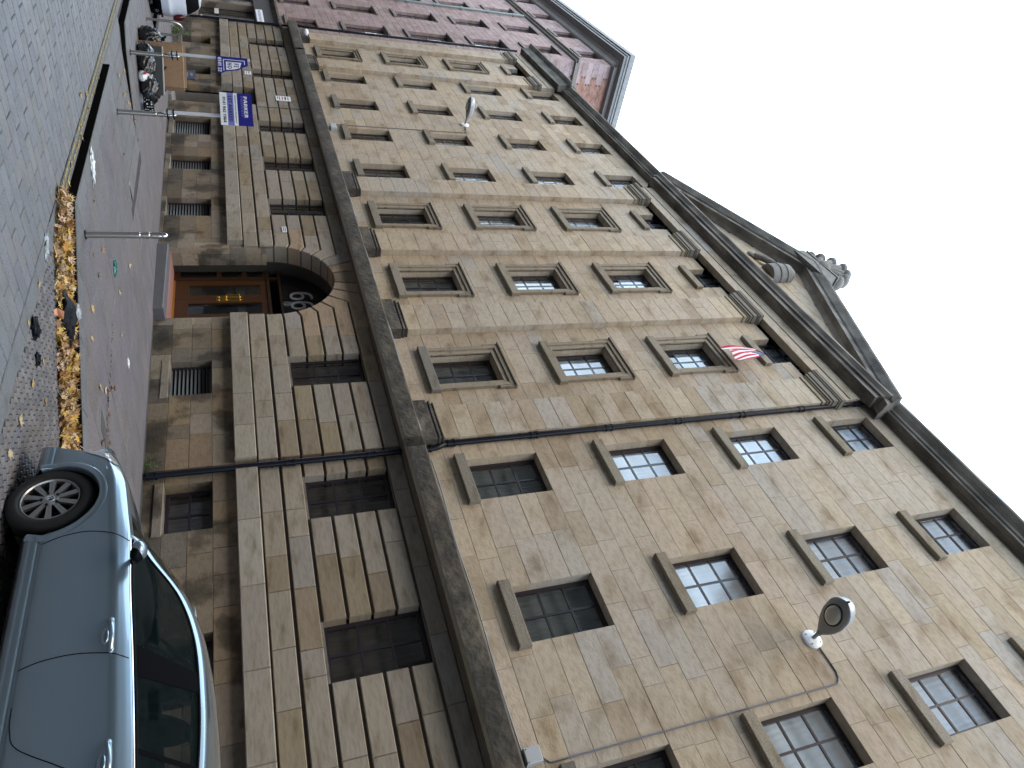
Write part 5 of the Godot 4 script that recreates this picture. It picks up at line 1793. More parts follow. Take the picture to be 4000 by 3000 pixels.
func build_street() -> void:
	bollard("steel bollard standing alone in front of the doorway, nearest to the silver car", -9.0, -5.06)
	bollard("steel bollard with the blue and lilac letting board strapped to it", -13.8, -5.30)
	bollard("steel bollard with the torn blue board strapped to it, by the bin bags", -17.32, -5.36)
	estate_board("blue, lilac and white letting board reading PARKER PROPERTY LET AGREED on a pale timber", -13.8, -5.30, 2)
	estate_board("torn blue and white board showing FI and HO on a pale timber", -17.32, -5.36, 1)
	# rubbish pile
	var y := pv(-18.6)
	var cb := MB.new()
	cb.col = Color(0.26, 0.165, 0.10)
	var u := Vector3(0.817, 0, -0.577)
	var w := Vector3(0.577, 0, 0.817)
	cb.block(rect(0.0, 0.0, 1.2, 0.95), Vector3(-19.36, y - 0.01, -5.69), u, Vector3.UP, w, 0.16, 0.006, true)
	cb.col = Color(0.30, 0.20, 0.125)
	cb.block(rect(0.02, 0.95, 1.17, 1.0), Vector3(-19.36, y, -5.69) - w * 0.05, u, Vector3.UP, w, 0.006, 0.0, true)
	solo("cardboard_box", cb, M.card, "big flattened brown cardboard box standing behind the bin bags", "box", "rubbish piled on the pavement")
	var pn := MB.new()
	pn.col = Color(0.05, 0.052, 0.055)
	pn.block(rect(0.25, 0.0, 1.55, 0.50), Vector3(-19.36, y, -5.69) + w * 0.16, u, Vector3.UP, w, 0.03, 0.002, true)
	pn.col = Color(0.42, 0.43, 0.42)
	pn.block(rect(0.25, 0.502, 1.55, 0.53), Vector3(-19.36, y, -5.69) + w * 0.165, u, Vector3.UP, w, 0.04, 0.002, true)
	solo("board_panel", pn, M.plain, "dark board with a pale top edge leaning behind the bin bags", "board", "rubbish piled on the pavement")
	bin_bag("glossy black bin bag lying lowest in the pile, under the torn board", Vector3(-18.62, y, -5.92), Vector3(0.42, 0.19, 0.26), 5, false, null, "bin_bag", 0.62)
	bin_bag("black bin bag on the pile against the dark board, topmost of the bags", Vector3(-18.78, y + 0.12, -6.12), Vector3(0.25, 0.17, 0.2), 9, true, null, "bin_bag", 0.4)
	bin_bag("tied black bin bag at the doorway end of the pile, on the patterned bag", Vector3(-18.2, y + 0.03, -6.42), Vector3(0.30, 0.20, 0.26), 14, true, null, "bin_bag", 0.9)
	bin_bag("black bin bag standing apart on the far side of the cardboard", Vector3(-19.75, pv(-19.75), -5.72), Vector3(0.27, 0.24, 0.22), 21, true)
	bin_bag("white carrier bag with a red mark between the black bags", Vector3(-18.18, y + 0.02, -6.12), Vector3(0.17, 0.09, 0.10), 33, true, M.plastic_white, "carrier_bag")
	var rm := MB.new()
	rm.box(Vector3(-18.10, y + 0.14, -6.035), Vector3(-18.04, y + 0.2, -6.0), Transform3D())
	var cbg: Node3D = get_node("carrier_bag")
	part("red_mark", rm, M.red_ink, cbg)
	var sl := MB.new()
	sl.col = Color(0.22, 0.25, 0.28)
	sl.block(rect(0.0, 0.0, 0.5, 0.07), Vector3(-18.22, y, -6.30), u, Vector3.UP, w, 0.3, 0.01, true)
	solo("grey_slab", sl, M.plain, "flat grey slab under the patterned bag at the end of the pile", "slab", "rubbish piled on the pavement")
	var pt := thing("patterned_bag", "black and white patterned shopping bag squashed under the tied bin bag", "bag", Vector3(-18.0, y, -6.5), "rubbish piled on the pavement")
	var pm := MB.new()
	pm.block(rect(0.0, 0.0, 0.5, 0.20), Vector3(-18.18, y + 0.07, -6.36), u, Vector3.UP, w, 0.26, 0.03, true)
	part("bag_body", pm, M.rag, pt)
	var pp := MB.new()
	for i in 9:
		for j in 4:
			if rng.randf() < 0.7:
				var a := Vector3(-18.18, y + 0.07, -6.36) + u * (0.03 + i * 0.05) + Vector3.UP * (0.02 + j * 0.045) + w * 0.001
				var s := rng.randf_range(0.02, 0.04)
				pp.block(rect(0, 0, s, s * 0.8), a, u, Vector3.UP, w, 0.001, 0.0)
	for i in 5:
		for j in 4:
			if rng.randf() < 0.7:
				var a := Vector3(-18.18, y + 0.09, -6.36) + u * 0.501 - w * (0.02 + i * 0.05) + Vector3.UP * (j * 0.045)
				pp.block(rect(0, 0, 0.03, 0.03), a, -w, Vector3.UP, u, 0.001, 0.0)
	part("print", pp, M.plastic_white, pt)
	# cycle racks
	for q in [[Vector3(-22.49, 0, -6.05), Vector3(-22.73, 0, -6.47), "polished steel cycle hoop nearest the road, beside the white car"], [Vector3(-22.45, 0, -6.62), Vector3(-21.75, 0, -6.95), "polished steel cycle hoop nearest the cardboard box"]]:
		var o := thing("cycle_rack", q[2], "cycle rack", q[0] + Vector3(0, pv(-22.5), 0), "cycle hoops")
		var pth := []
		var yy := pv(-22.5)
		for i in 3: pth.append(q[0] + Vector3(0, yy + 0.29 * i, 0))
		for i in 13:
			var a := PI * i / 12.0
			pth.append(q[0].lerp(q[1], 0.5 - 0.5 * cos(a)) + Vector3(0, yy + 0.60 + 0.26 * sin(a), 0))
		for i in 3: pth.append(q[1] + Vector3(0, yy + 0.58 - 0.29 * i, 0))
		var m := MB.new()
		m.tube(pth, 0.033, 12)
		part("hoop", m, M.steel, o)
		var f := MB.new()
		for e in 2:
			f.lathe([[0.026, 0.012], [0.055, 0.01], [0.055, 0.0]], q[e] + Vector3(0, yy, 0), Vector3.UP, 14)
		part("floor_flange", f, M.steel, o)
	# weeds
	for q in [[Vector3(-9.42, pv(-9.4), -9.82), 0.16, 60, "small green weed growing at the foot of the nearer drainpipe"], [Vector3(-34.2, pv(-34.2), -9.65), 0.36, 260, "bushy green and yellow weed growing against the far end of the buff wall"]]:
		var o := thing("weed", q[3], "plant", q[0])
		var m := MB.new()
		var stem := MB.new()
		for i in 6:
			var a := i * 1.05
			stem.tube([q[0], q[0] + Vector3(cos(a) * 0.3, 1.0, sin(a) * 0.3) * q[1]], 0.004, 4)
		for i in q[2]:
			var d := Vector3(rng.randfn(0, 0.5), absf(rng.randfn(0.7, 0.45)), absf(rng.randfn(0.2, 0.4)))
			var c: Vector3 = q[0] + d * q[1]
			var bb := Basis.from_euler(Vector3(rng.randf() * TAU, rng.randf() * TAU, rng.randf() * TAU))
			var s: float = q[1] * rng.randf_range(0.09, 0.2)
			m.col = [Color(0.9, 1.2, 0.8), Color(1.5, 1.9, 0.9), Color(2.6, 2.4, 0.8), Color(0.6, 0.8, 0.6)][rng.randi() % 4] * Color(0.05, 0.09, 0.02) * 12.0
			m.quad(c, c + bb * Vector3(s, s * 0.4, 0), c + bb * Vector3(2 * s, 0, 0), c + bb * Vector3(s, -s * 0.4, 0))
		part("leaves", m, M.foliage, o)
		part("stems", stem, M.foliage, o)
	# litter
	crumple("crisp_packet", "shiny teal crisp packet lying on the paving in front of the doorway", "litter", Vector3(-10.48, pv(-10.5), -6.46), Vector3(0.17, 0.035, 0.075), 3, M.teal, 0.4)
	crumple("plastic_film", "crumpled white plastic film lying on the kerb left of the lone bollard", "litter", Vector3(-10.34, pv(-10.3) + 0.004, -4.75), Vector3(0.20, 0.03, 0.07), 6, M.plastic_white, 0.9, 2.5, 0.9)
	crumple("paper_scrap", "scrap of white paper on the paving near the wall", "litter", Vector3(-9.96, pv(-9.96), -7.93), Vector3(0.09, 0.02, 0.035), 8, M.plastic_white, 1.2, 3.0, 0.9)
	crumple("plastic_cup", "flattened clear plastic cup on the kerb edge above the black bag", "litter", Vector3(-7.63, pv(-7.63) + 0.004, -5.30), Vector3(0.10, 0.035, 0.06), 10, M.litter_clear, 0.7, 1.2, 0.3)
	crumple("gutter_bag", "long limp black plastic bag lying in the leaf-filled gutter", "litter", Vector3(-7.42, rd(-7.4) + 0.03, -5.20), Vector3(0.30, 0.10, 0.15), 12, M.rag, 0.63, 1.3, 0.6)
	crumple("clear_wrapper", "shiny clear and black wrapper on the road edge beyond the leaf drift", "litter", Vector3(-7.58, rd(-7.6), -4.42), Vector3(0.17, 0.02, 0.06), 15, M.litter_clear, 0.5, 2.0, 0.8)
	crumple("black_rag", "crumpled black rag on the small setts, larger of the two", "litter", Vector3(-6.42, rd(-6.4), -4.62), Vector3(0.11, 0.045, 0.08), 17, M.rag, 0.9, 2.0, 0.7)
	crumple("black_rag", "small black rag on the setts nearest the silver car's bumper", "litter", Vector3(-6.24, rd(-6.2), -4.88), Vector3(0.07, 0.03, 0.045), 19, M.rag, 0.6, 2.0, 0.7)
	var oc := MB.new()
	var f := Vector3(-7.0, rd(-7.0) + 0.10, -4.80)
	oc.quad(f, f + Vector3(0.08, 0.01, -0.05), f + Vector3(0.11, 0.06, -0.06), f + Vector3(0.02, 0.06, -0.03))
	oc.quad(f + Vector3(0.003, -0.003, 0.0), f + Vector3(0.06, -0.02, 0.02), f + Vector3(0.10, -0.015, -0.01), f + Vector3(0.08, 0.008, -0.05))
	oc.quad(f + Vector3(0.0, -0.005, -0.012), f + Vector3(0.02, 0.055, -0.04), f + Vector3(0.11, 0.055, -0.07), f + Vector3(0.08, 0.006, -0.06))
	solo("paper_bag", oc, M.orange, "folded orange and white paper standing in the leaf drift beside the black bag", "litter")

# ---------------------------------------------------------------- the silver car
const CZ := -5.80
var crease := [[-5.38, -1.31], [-5.0, -1.215], [-4.25, -1.115], [-3.59, -1.052], [-3.0, -1.008], [-2.16, -0.945], [-1.2, -0.90], [-0.6, -0.94]]
var beltl := [[-5.38, -1.27], [-5.1, -1.20], [-4.6, -1.085], [-4.25, -1.035], [-3.97, -0.998], [-3.6, -0.975], [-2.92, -0.912], [-2.16, -0.852], [-1.2, -0.80], [-0.6, -0.86]]
var dlo := [[-4.04, -1.01], [-3.98, -0.955], [-3.81, -0.855], [-3.59, -0.705], [-3.47, -0.640], [-3.25, -0.565], [-3.03, -0.522], [-2.80, -0.502], [-2.46, -0.490], [-2.11, -0.500], [-1.8, -0.55], [-1.5, -0.66], [-1.2, -0.805]]
var crown := [[-5.38, -1.30], [-5.30, -1.235], [-5.1, -1.165], [-4.87, -1.105], [-4.65, -1.05], [-4.42, -1.00], [-4.30, -0.96], [-4.01, -0.775], [-3.81, -0.655], [-3.52, -0.545], [-3.29, -0.487], [-3.0, -0.445], [-2.6, -0.42], [-2.3, -0.415], [-1.9, -0.45], [-1.6, -0.54], [-1.1, -0.78], [-0.6, -0.835]]

func car_section(x: float) -> Array:
	var cr := cv(crease, x)
	var be := cv(beltl, x)
	var dl := maxf(be + 0.006, cv(dlo, x)) if x > -4.04 and x < -1.2 else be + 0.006
	var ct := maxf(cv(crown, x), be + 0.02)
	var lo := 0.018 * (x + 4.0)
	var wd := 0.822 - 0.52 * (dl - be)
	var open := dl - be > 0.01
	var rail := dl + (0.035 if open else 0.012)
	var wr := wd - (0.028 if open else 0.05)
	var k := 1.0
	return [[0.0, -1.76 + lo], [0.72, -1.76 + lo], [0.82, -1.755 + lo], [0.892, -1.70 + lo], [0.885, -1.645 + lo], [0.866, -1.615 + lo], [0.882, -1.59 + lo], [0.898, -1.46 + lo], [0.906, -1.33 + lo * 0.7], [0.906, -1.22], [0.902, cr - 0.035], [0.893, cr], [0.866, lerpf(cr, be, 0.55)], [0.840, be], [0.826, be + 0.006], [wd, dl], [wr, rail], [lerpf(wr, 0.0, 0.12), lerpf(rail, ct, 0.35)], [lerpf(wr, 0.0, 0.45), lerpf(rail, ct, 0.80)], [lerpf(wr, 0.0, 0.75), lerpf(rail, ct, 0.96)], [0.0, ct]]

func car_pt(x: float, w: float, y: float, side: float) -> Vector3:
	var f := pow(clampf((-4.60 - x) / 0.78, 0.0, 1.0), 1.4)
	var r := pow(clampf((x + 1.30) / 0.70, 0.0, 1.0), 1.4)
	var q := pow(w / 0.9, 3.0)
	var low := clampf((-1.35 - y) / 0.35, 0.0, 1.0)
	return Vector3(x + 0.40 * q * f * (1.0 - 0.25 * low) - 0.36 * q * r, y - 0.02 * f * (1.0 - low), CZ + side * w * (1.0 - 0.05 * f - 0.05 * r))

func car_side(x: float, y: float) -> Vector3:
	# the point of the near flank at this station and height
	var s := car_section(x)
	for i in range(3, 16):
		if s[i + 1][1] >= y and s[i][1] <= y and s[i + 1][1] > s[i][1]:
			return car_pt(x, lerpf(s[i][0], s[i + 1][0], (y - s[i][1]) / (s[i + 1][1] - s[i][1])), y, 1.0)
	return car_pt(x, 0.89, y, 1.0)

func build_silver_car() -> void:
	var base := Vector3(-3.0, rd(-3.0), CZ)
	var car := thing("parked_car", "silver blue saloon car parked nearest, its nose pointing left to the leaf drift", "car", base)
	var sub := 3
	var xs := []
	var x := -5.38
	while x < -0.6:
		xs.append(x)
		x += 0.035 if x < -3.9 or x > -2.4 else 0.06
	xs.append(-0.6)
	var arches := [Vector2(-4.44, -1.605), Vector2(-1.75, -1.565)]
	var RA := 0.362
	for side in [1.0, -1.0]:
		var grid := []
		var inside := []
		for xx in xs:
			var s := car_section(xx)
			var row := PackedVector3Array()
			var ins := []
			for i in s.size() - 1:
				var n := 2 if i < 6 else sub if i < 13 else 2
				if i == 14: n = 4
				for t in n:
					var u := t / float(n)
					row.append(car_pt(xx, lerpf(s[i][0], s[i + 1][0], u), lerpf(s[i][1], s[i + 1][1], u), side))
			row.append(car_pt(xx, s[-1][0], s[-1][1], side))
			for p in row:
				var hit := false
				for a in arches:
					if Vector2(p.x - a.x, p.y - a.y).length() < RA and absf(p.z - CZ) > 0.6:
						hit = true
				ins.append(hit)
			grid.append(row)
			inside.append(ins)
		var glass_lo := 6 * 2 + 7 * sub + 1 * 2 - 0
		# rows: 0..5 -> 2 each (12), 6..12 -> 3 each (21), 13 -> 2, 14 -> 4 (the side glass), 15.. -> 2 each
		var g0 := 12 + 21 + 2
		var g1 := g0 + 4
		var drop := func(i: int, j: int) -> bool:
			if j >= g0 and j < g1 and xs[i] > -4.03 and xs[i + 1] < -1.21:
				return true
			if j >= g1 + 2 and ((xs[i] > -4.32 and xs[i + 1] < -3.52) or (xs[i] > -1.72 and xs[i + 1] < -1.08)):
				return true
			return inside[i][j] and inside[i + 1][j] and inside[i][j + 1] and inside[i + 1][j + 1]
		# pull the edge of each arch onto its circle
		for i in grid.size():
			for j in grid[i].size():
				if not inside[i][j]: continue
				var near := false
				for di in [-1, 0, 1]:
					for dj in [-1, 0, 1]:
						var a := clampi(i + di, 0, grid.size() - 1)
						var c := clampi(j + dj, 0, grid[i].size() - 1)
						if not inside[a][c]: near = true
				if near:
					for a in arches:
						var d := Vector2(grid[i][j].x - a.x, grid[i][j].y - a.y)
						if d.length() < RA:
							d = d.normalized() * RA
							grid[i][j] = Vector3(a.x + d.x, a.y + d.y, grid[i][j].z)
		var lower := MB.new()
		lower.grid(grid, side < 0, func(i: int, j: int) -> bool: return j >= 4 or drop.call(i, j))
		part("underside", lower, M.trim, car)
		var body := MB.new()
		body.grid(grid, side < 0, func(i: int, j: int) -> bool: return j < 4 or drop.call(i, j))
		part("body", body, M.silver_paint, car)
		var gl := MB.new()
		gl.grid(grid, side < 0, func(i: int, j: int) -> bool: return not (j >= g0 and j < g1 and xs[i] > -4.03 and xs[i + 1] < -1.21))
		part("side_window", gl, M.car_glass, car)
		var ws := MB.new()
		ws.grid(grid, side < 0, func(i: int, j: int) -> bool: return not (j >= g1 + 2 and xs[i] > -4.32 and xs[i + 1] < -3.52))
		part("windscreen", ws, M.car_glass, car)
		var rw := MB.new()
		rw.grid(grid, side < 0, func(i: int, j: int) -> bool: return not (j >= g1 + 2 and xs[i] > -1.72 and xs[i + 1] < -1.08))
		part("rear_window", rw, M.car_glass, car)
		# nose and tail panels
		for e in [0, grid.size() - 1]:
			var cap := MB.new()
			var c := Vector3(grid[e][0].x, -1.5, CZ)
			for j in grid[e].size() - 1:
				if (e == 0) == (side > 0):
					cap.tri(c, grid[e][j], grid[e][j + 1])
				else:
					cap.tri(c, grid[e][j + 1], grid[e][j])
			part("nose_panel" if e == 0 else "tail_panel", cap, M.silver_paint, car)
		for a in arches:
			# arch lip and the dark well behind the wheel
			var lip := MB.new()
			var gp := []
			for i in 41:
				var t := lerpf(-0.28, PI + 0.30, i / 40.0)
				var row := PackedVector3Array()
				for q in [[RA - 0.012, -0.05], [RA - 0.006, 0.006], [RA + 0.008, 0.010], [RA + 0.042, 0.007], [RA + 0.056, -0.002]]:
					var px: float = a.x + cos(t) * q[0]
					var py: float = a.y + sin(t) * q[0]
					var sp := car_side(px, py)
					row.append(Vector3(px, py, CZ + side * (sp.z - CZ + q[1])))
				gp.append(row)
			lip.grid(gp, side > 0)
			part("arch_lip", lip, M.silver_paint, car)
			var well := MB.new()
			var wg := []
			for i in 25:
				var t := lerpf(-0.6, PI + 0.6, i / 24.0)
				wg.append(PackedVector3Array([Vector3(a.x + cos(t) * 0.358, a.y + sin(t) * 0.358, CZ + side * 0.84), Vector3(a.x + cos(t) * 0.37, a.y + sin(t) * 0.37, CZ + side * 0.48)]))
			well.grid(wg, side < 0)
			well.lathe([[0.38, 0.0], [0.0, 0.0]], Vector3(a.x, a.y, CZ + side * 0.5), Vector3(0, 0, side), 20)
			part("wheel_well", well, M.well, car)
			wheel(car, Vector3(a.x - (0.03 if a.x < -3 else 0.0), a.y - 0.005, CZ + side * 0.865), side)
	# seams, strips and fittings of the near flank
	var seam := func(pts: Array, r: float, m: Material, called: String) -> void:
		var pth := []
		for i in pts.size() - 1:
			var pa: Array = pts[maxi(i - 1, 0)]
			var pd: Array = pts[mini(i + 2, pts.size() - 1)]
			for t in 6:
				var q := Vector2(pts[i][0], pts[i][1]).cubic_interpolate(Vector2(pts[i + 1][0], pts[i + 1][1]), Vector2(pa[0], pa[1]), Vector2(pd[0], pd[1]), t / 6.0)
				pth.append(car_side(q.x, q.y) + Vector3(0, 0, 0.0005))
		pth.append(car_side(pts[-1][0], pts[-1][1]))
		var mb := MB.new()
		mb.tube(pth, r, 6)
		part(called, mb, m, car)
	seam.call([[-3.99, -1.60], [-4.035, -1.45], [-4.045, -1.28], [-4.0, -1.10], [-3.95, -1.0]], 0.0035, M.trim, "door_seam")
	seam.call([[-2.955, -1.58], [-2.985, -1.45], [-2.99, -1.25], [-2.96, -1.06], [-2.92, -0.93]], 0.0035, M.trim, "door_seam")
	seam.call([[-2.70, -1.575], [-2.55, -1.56], [-2.42, -1.50], [-2.25, -1.25], [-2.12, -1.05], [-1.95, -0.92]], 0.0035, M.trim, "door_seam")
	seam.call([[-4.86, -1.325], [-4.80, -1.322], [-4.74, -1.32]], 0.0035, M.trim, "bumper_seam")
	var belt := []
	var wl := []
	var top := []
	for i in 60:
		var xx := lerpf(-3.97, -1.28, i / 59.0)
		var s := car_section(xx)
		belt.append([xx, s[13][1] + 0.002])
		wl.append(car_pt(xx, s[14][0] - 0.002, s[14][1] + 0.010, 1.0))
		top.append(car_pt(xx, s[15][0] + 0.001, s[15][1] - 0.006, 1.0))
	seam.call(belt, 0.007, M.chrome, "belt_trim")
	var ws2 := MB.new()
	ws2.tube(wl, 0.011, 6)
	part("window_seal", ws2, M.trim, car)
	var tp := MB.new()
	tp.tube(top, 0.010, 6)
	part("window_seal", tp, M.trim, car)
	# dark pillars between the panes
	for q in [[-3.05, -2.83, -2.80, -2.68, "middle_pillar"], [-2.30, -2.16, -2.265, -2.125, "window_divider"]]:
		var pg := []
		for i in 8:
			var t := i / 7.0
			var row := PackedVector3Array()
			for j in 3:
				var xx := lerpf(lerpf(q[0], q[2], j / 2.0), lerpf(q[1], q[3], j / 2.0), t)
				var s := car_section(xx)
				var yy := lerpf(s[14][1], s[15][1], t)
				row.append(car_side(xx, yy) + Vector3(0, 0, 0.004))
			pg.append(row)
		var pm := MB.new()
		pm.grid(pg, true)
		part(q[4], pm, M.trim, car)
	for h in [[-3.09, -1.045], [-2.21, -0.985]]:
		var c := car_side(h[0], h[1])
		var hm := MB.new()
		var pth := []
		for i in 13:
			var t := i / 12.0 * 2.0 - 1.0
			pth.append(c + Vector3(t * 0.112, t * 0.008 + 0.012 * (1.0 - t * t), 0.012 + 0.038 * (1.0 - pow(absf(t), 2.6))))
		hm.tube(pth, 0.019, 10)
		hm.ellipsoid(pth[0], Vector3(0.028, 0.022, 0.016))
		hm.ellipsoid(pth[12], Vector3(0.028, 0.022, 0.016))
		part("door_handle", hm, M.silver_paint, car)
		var cup := MB.new()
		cup.ellipsoid(c + Vector3(0.0, -0.040, 0.002), Vector3(0.058, 0.030, 0.018))
		part("handle_recess", cup, M.silver_paint, car)
	var mm := MB.new()
	mm.ellipsoid(Vector3(-3.745, -0.90, -4.83), Vector3(0.075, 0.056, 0.085), Basis(Vector3.UP, 0.15), 12, 18)
	part("mirror_housing", mm, M.silver_paint, car)
	var ml := MB.new()
	ml.ellipsoid(Vector3(-3.71, -0.915, -4.835), Vector3(0.06, 0.048, 0.082), Basis(Vector3.UP, 0.15), 12, 18)
	ml.tube([Vector3(-3.78, -0.95, -4.98), Vector3(-3.76, -0.94, -4.86)], 0.025, 8)
	part("mirror_base", ml, M.trim, car)
	# lamp on the front corner
	for side in [1.0, -1.0]:
		var hl := []
		for i in 13:
			var t := i / 12.0
			var xx := lerpf(-5.34, -4.86, t)
			var row := PackedVector3Array()
			for j in 7:
				var u := j / 6.0
				var s := car_section(xx)
				var ya := lerpf(s[10][1] - 0.075, s[12][1] - 0.005, t)
				var yb: float = s[13][1] + 0.002
				var yy := lerpf(ya, yb, u)
				var p := car_side(xx, yy)
				row.append(Vector3(p.x - 0.006, p.y + 0.002, CZ + side * (p.z - CZ + 0.005)))
			hl.append(row)
		var hb := MB.new()
		hb.grid(hl, side < 0)
		part("headlight", hb, M.lamp_clear, car)
	# cabin
	var cab := MB.new()
	cab.box(Vector3(-4.2, -1.55, CZ - 0.74), Vector3(-1.3, -1.45, CZ + 0.74))
	cab.ellipsoid(Vector3(-4.05, -1.12, CZ), Vector3(0.34, 0.16, 0.72))
	part("dashboard", cab, M.cabin, car)
	for q in [[-3.05, 0.38], [-3.05, -0.38], [-2.15, 0.4], [-2.15, -0.4]]:
		var s := MB.new()
		var c := Vector3(q[0], -1.25, CZ + q[1])
		s.ellipsoid(c + Vector3(-0.22, 0.0, 0), Vector3(0.30, 0.12, 0.25))
		s.ellipsoid(c + Vector3(0.08, 0.28, 0), Vector3(0.10, 0.36, 0.23), Basis(Vector3.BACK, -0.28))
		s.ellipsoid(c + Vector3(0.20, 0.64, 0), Vector3(0.06, 0.10, 0.13), Basis(Vector3.BACK, -0.2))
		part("seat", s, M.cabin, car)
	var sw := MB.new()
	var ring := []
	for i in 25:
		var a := TAU * i / 24.0
		ring.append(Vector3(-3.62, -0.98, CZ - 0.37) + Basis(Vector3.BACK, -0.45) * Vector3(0, cos(a) * 0.18, sin(a) * 0.18))
	sw.tube(ring, 0.016, 6, false)
	sw.box(Vector3(-3.64, -1.02, CZ - 0.53), Vector3(-3.60, -0.94, CZ - 0.21))
	part("steering_wheel", sw, M.cabin, car)
	var hd := MB.new()
	hd.box(Vector3(-3.45, -0.56, CZ - 0.55), Vector3(-1.7, -0.545, CZ + 0.55))
	part("headlining", hd, M.cabin_pale, car)

func wheel(car: Node3D, c: Vector3, side: float) -> void:
	var ax := Vector3(0, 0, side)
	var ty := MB.new()
	ty.lathe([[0.214, -0.02], [0.222, 0.004], [0.245, 0.012], [0.285, 0.008], [0.303, -0.004], [0.314, -0.022], [0.316, -0.05], [0.310, -0.052], [0.310, -0.06], [0.316, -0.062], [0.316, -0.10], [0.310, -0.102], [0.310, -0.11], [0.316, -0.112], [0.314, -0.17], [0.29, -0.20], [0.2, -0.2]], c, ax, 56, false)
	var t := part("wheel_tyre", ty, M.rubber, car)
	var rm := MB.new()
	rm.lathe([[0.216, -0.02], [0.214, -0.002], [0.205, 0.0], [0.198, -0.012], [0.194, -0.05], [0.19, -0.16]], c, ax, 48)
	for k in 5:
		for d in [-0.314, 0.314]:
			var a: float = TAU * k / 5.0 + 0.35 + d
			var r := Vector3(cos(a), sin(a), 0)
			var s := Vector3(-sin(a), cos(a), 0)
			for e in [[-1.0, 0.0], [0.08, 1.0]]:
				var wa0: float = e[0] * 0.015
				var wa1: float = e[1] * 0.015
				var wb0: float = e[0] * 0.023
				var wb1: float = e[1] * 0.023
				var z0 := ax * -0.006
				var z1 := ax * -0.012
				var p0 := c + r * 0.05 + z0
				var p1 := c + r * 0.202 + z1
				var bk := ax * -0.035
				rm.quad(p0 + s * wa0, p1 + s * wb0, p1 + s * wb1, p0 + s * wa1)
				rm.quad(p0 + s * wa0 + bk, p1 + s * wb0 + bk, p1 + s * wb0, p0 + s * wa0)
				rm.quad(p0 + s * wa1, p1 + s * wb1, p1 + s * wb1 + bk, p0 + s * wa1 + bk)
	rm.lathe([[0.062, -0.04], [0.062, -0.012], [0.056, -0.004], [0.0, -0.002]], c, ax, 24)
	part("wheel_rim", rm, M.alloy, car)
	var dk := MB.new()
	dk.lathe([[0.192, -0.075], [0.0, -0.07]], c, ax, 32)
	for k in 5:
		var a := TAU * k / 5.0 + 0.35 + PI / 5
		dk.lathe([[0.013, -0.012], [0.012, 0.0], [0.0, 0.0]], c + Vector3(cos(a), sin(a), 0) * 0.062, ax, 8)
	part("brake_disc", dk, M.well, car)
	var em := MB.new()
	var ring := []
	for i in 25:
		var a := TAU * i / 24.0
		ring.append(c + ax * 0.001 + Vector3(cos(a), sin(a), 0) * 0.031)
	em.tube(ring, 0.003, 5, false)
	for ln in [[[-0.014, 0.026], [0.0, 0.004]], [[0.0, 0.004], [0.014, 0.026]], [[-0.026, 0.014], [-0.011, -0.026]], [[-0.011, -0.026], [0.0, -0.002]], [[0.0, -0.002], [0.011, -0.026]], [[0.011, -0.026], [0.026, 0.014]]]:
		em.tube([c + ax * 0.001 + Vector3(ln[0][0], ln[0][1], 0), c + ax * 0.001 + Vector3(ln[1][0], ln[1][1], 0)], 0.0028, 5)
	part("wheel_emblem", em, M.chrome, car)

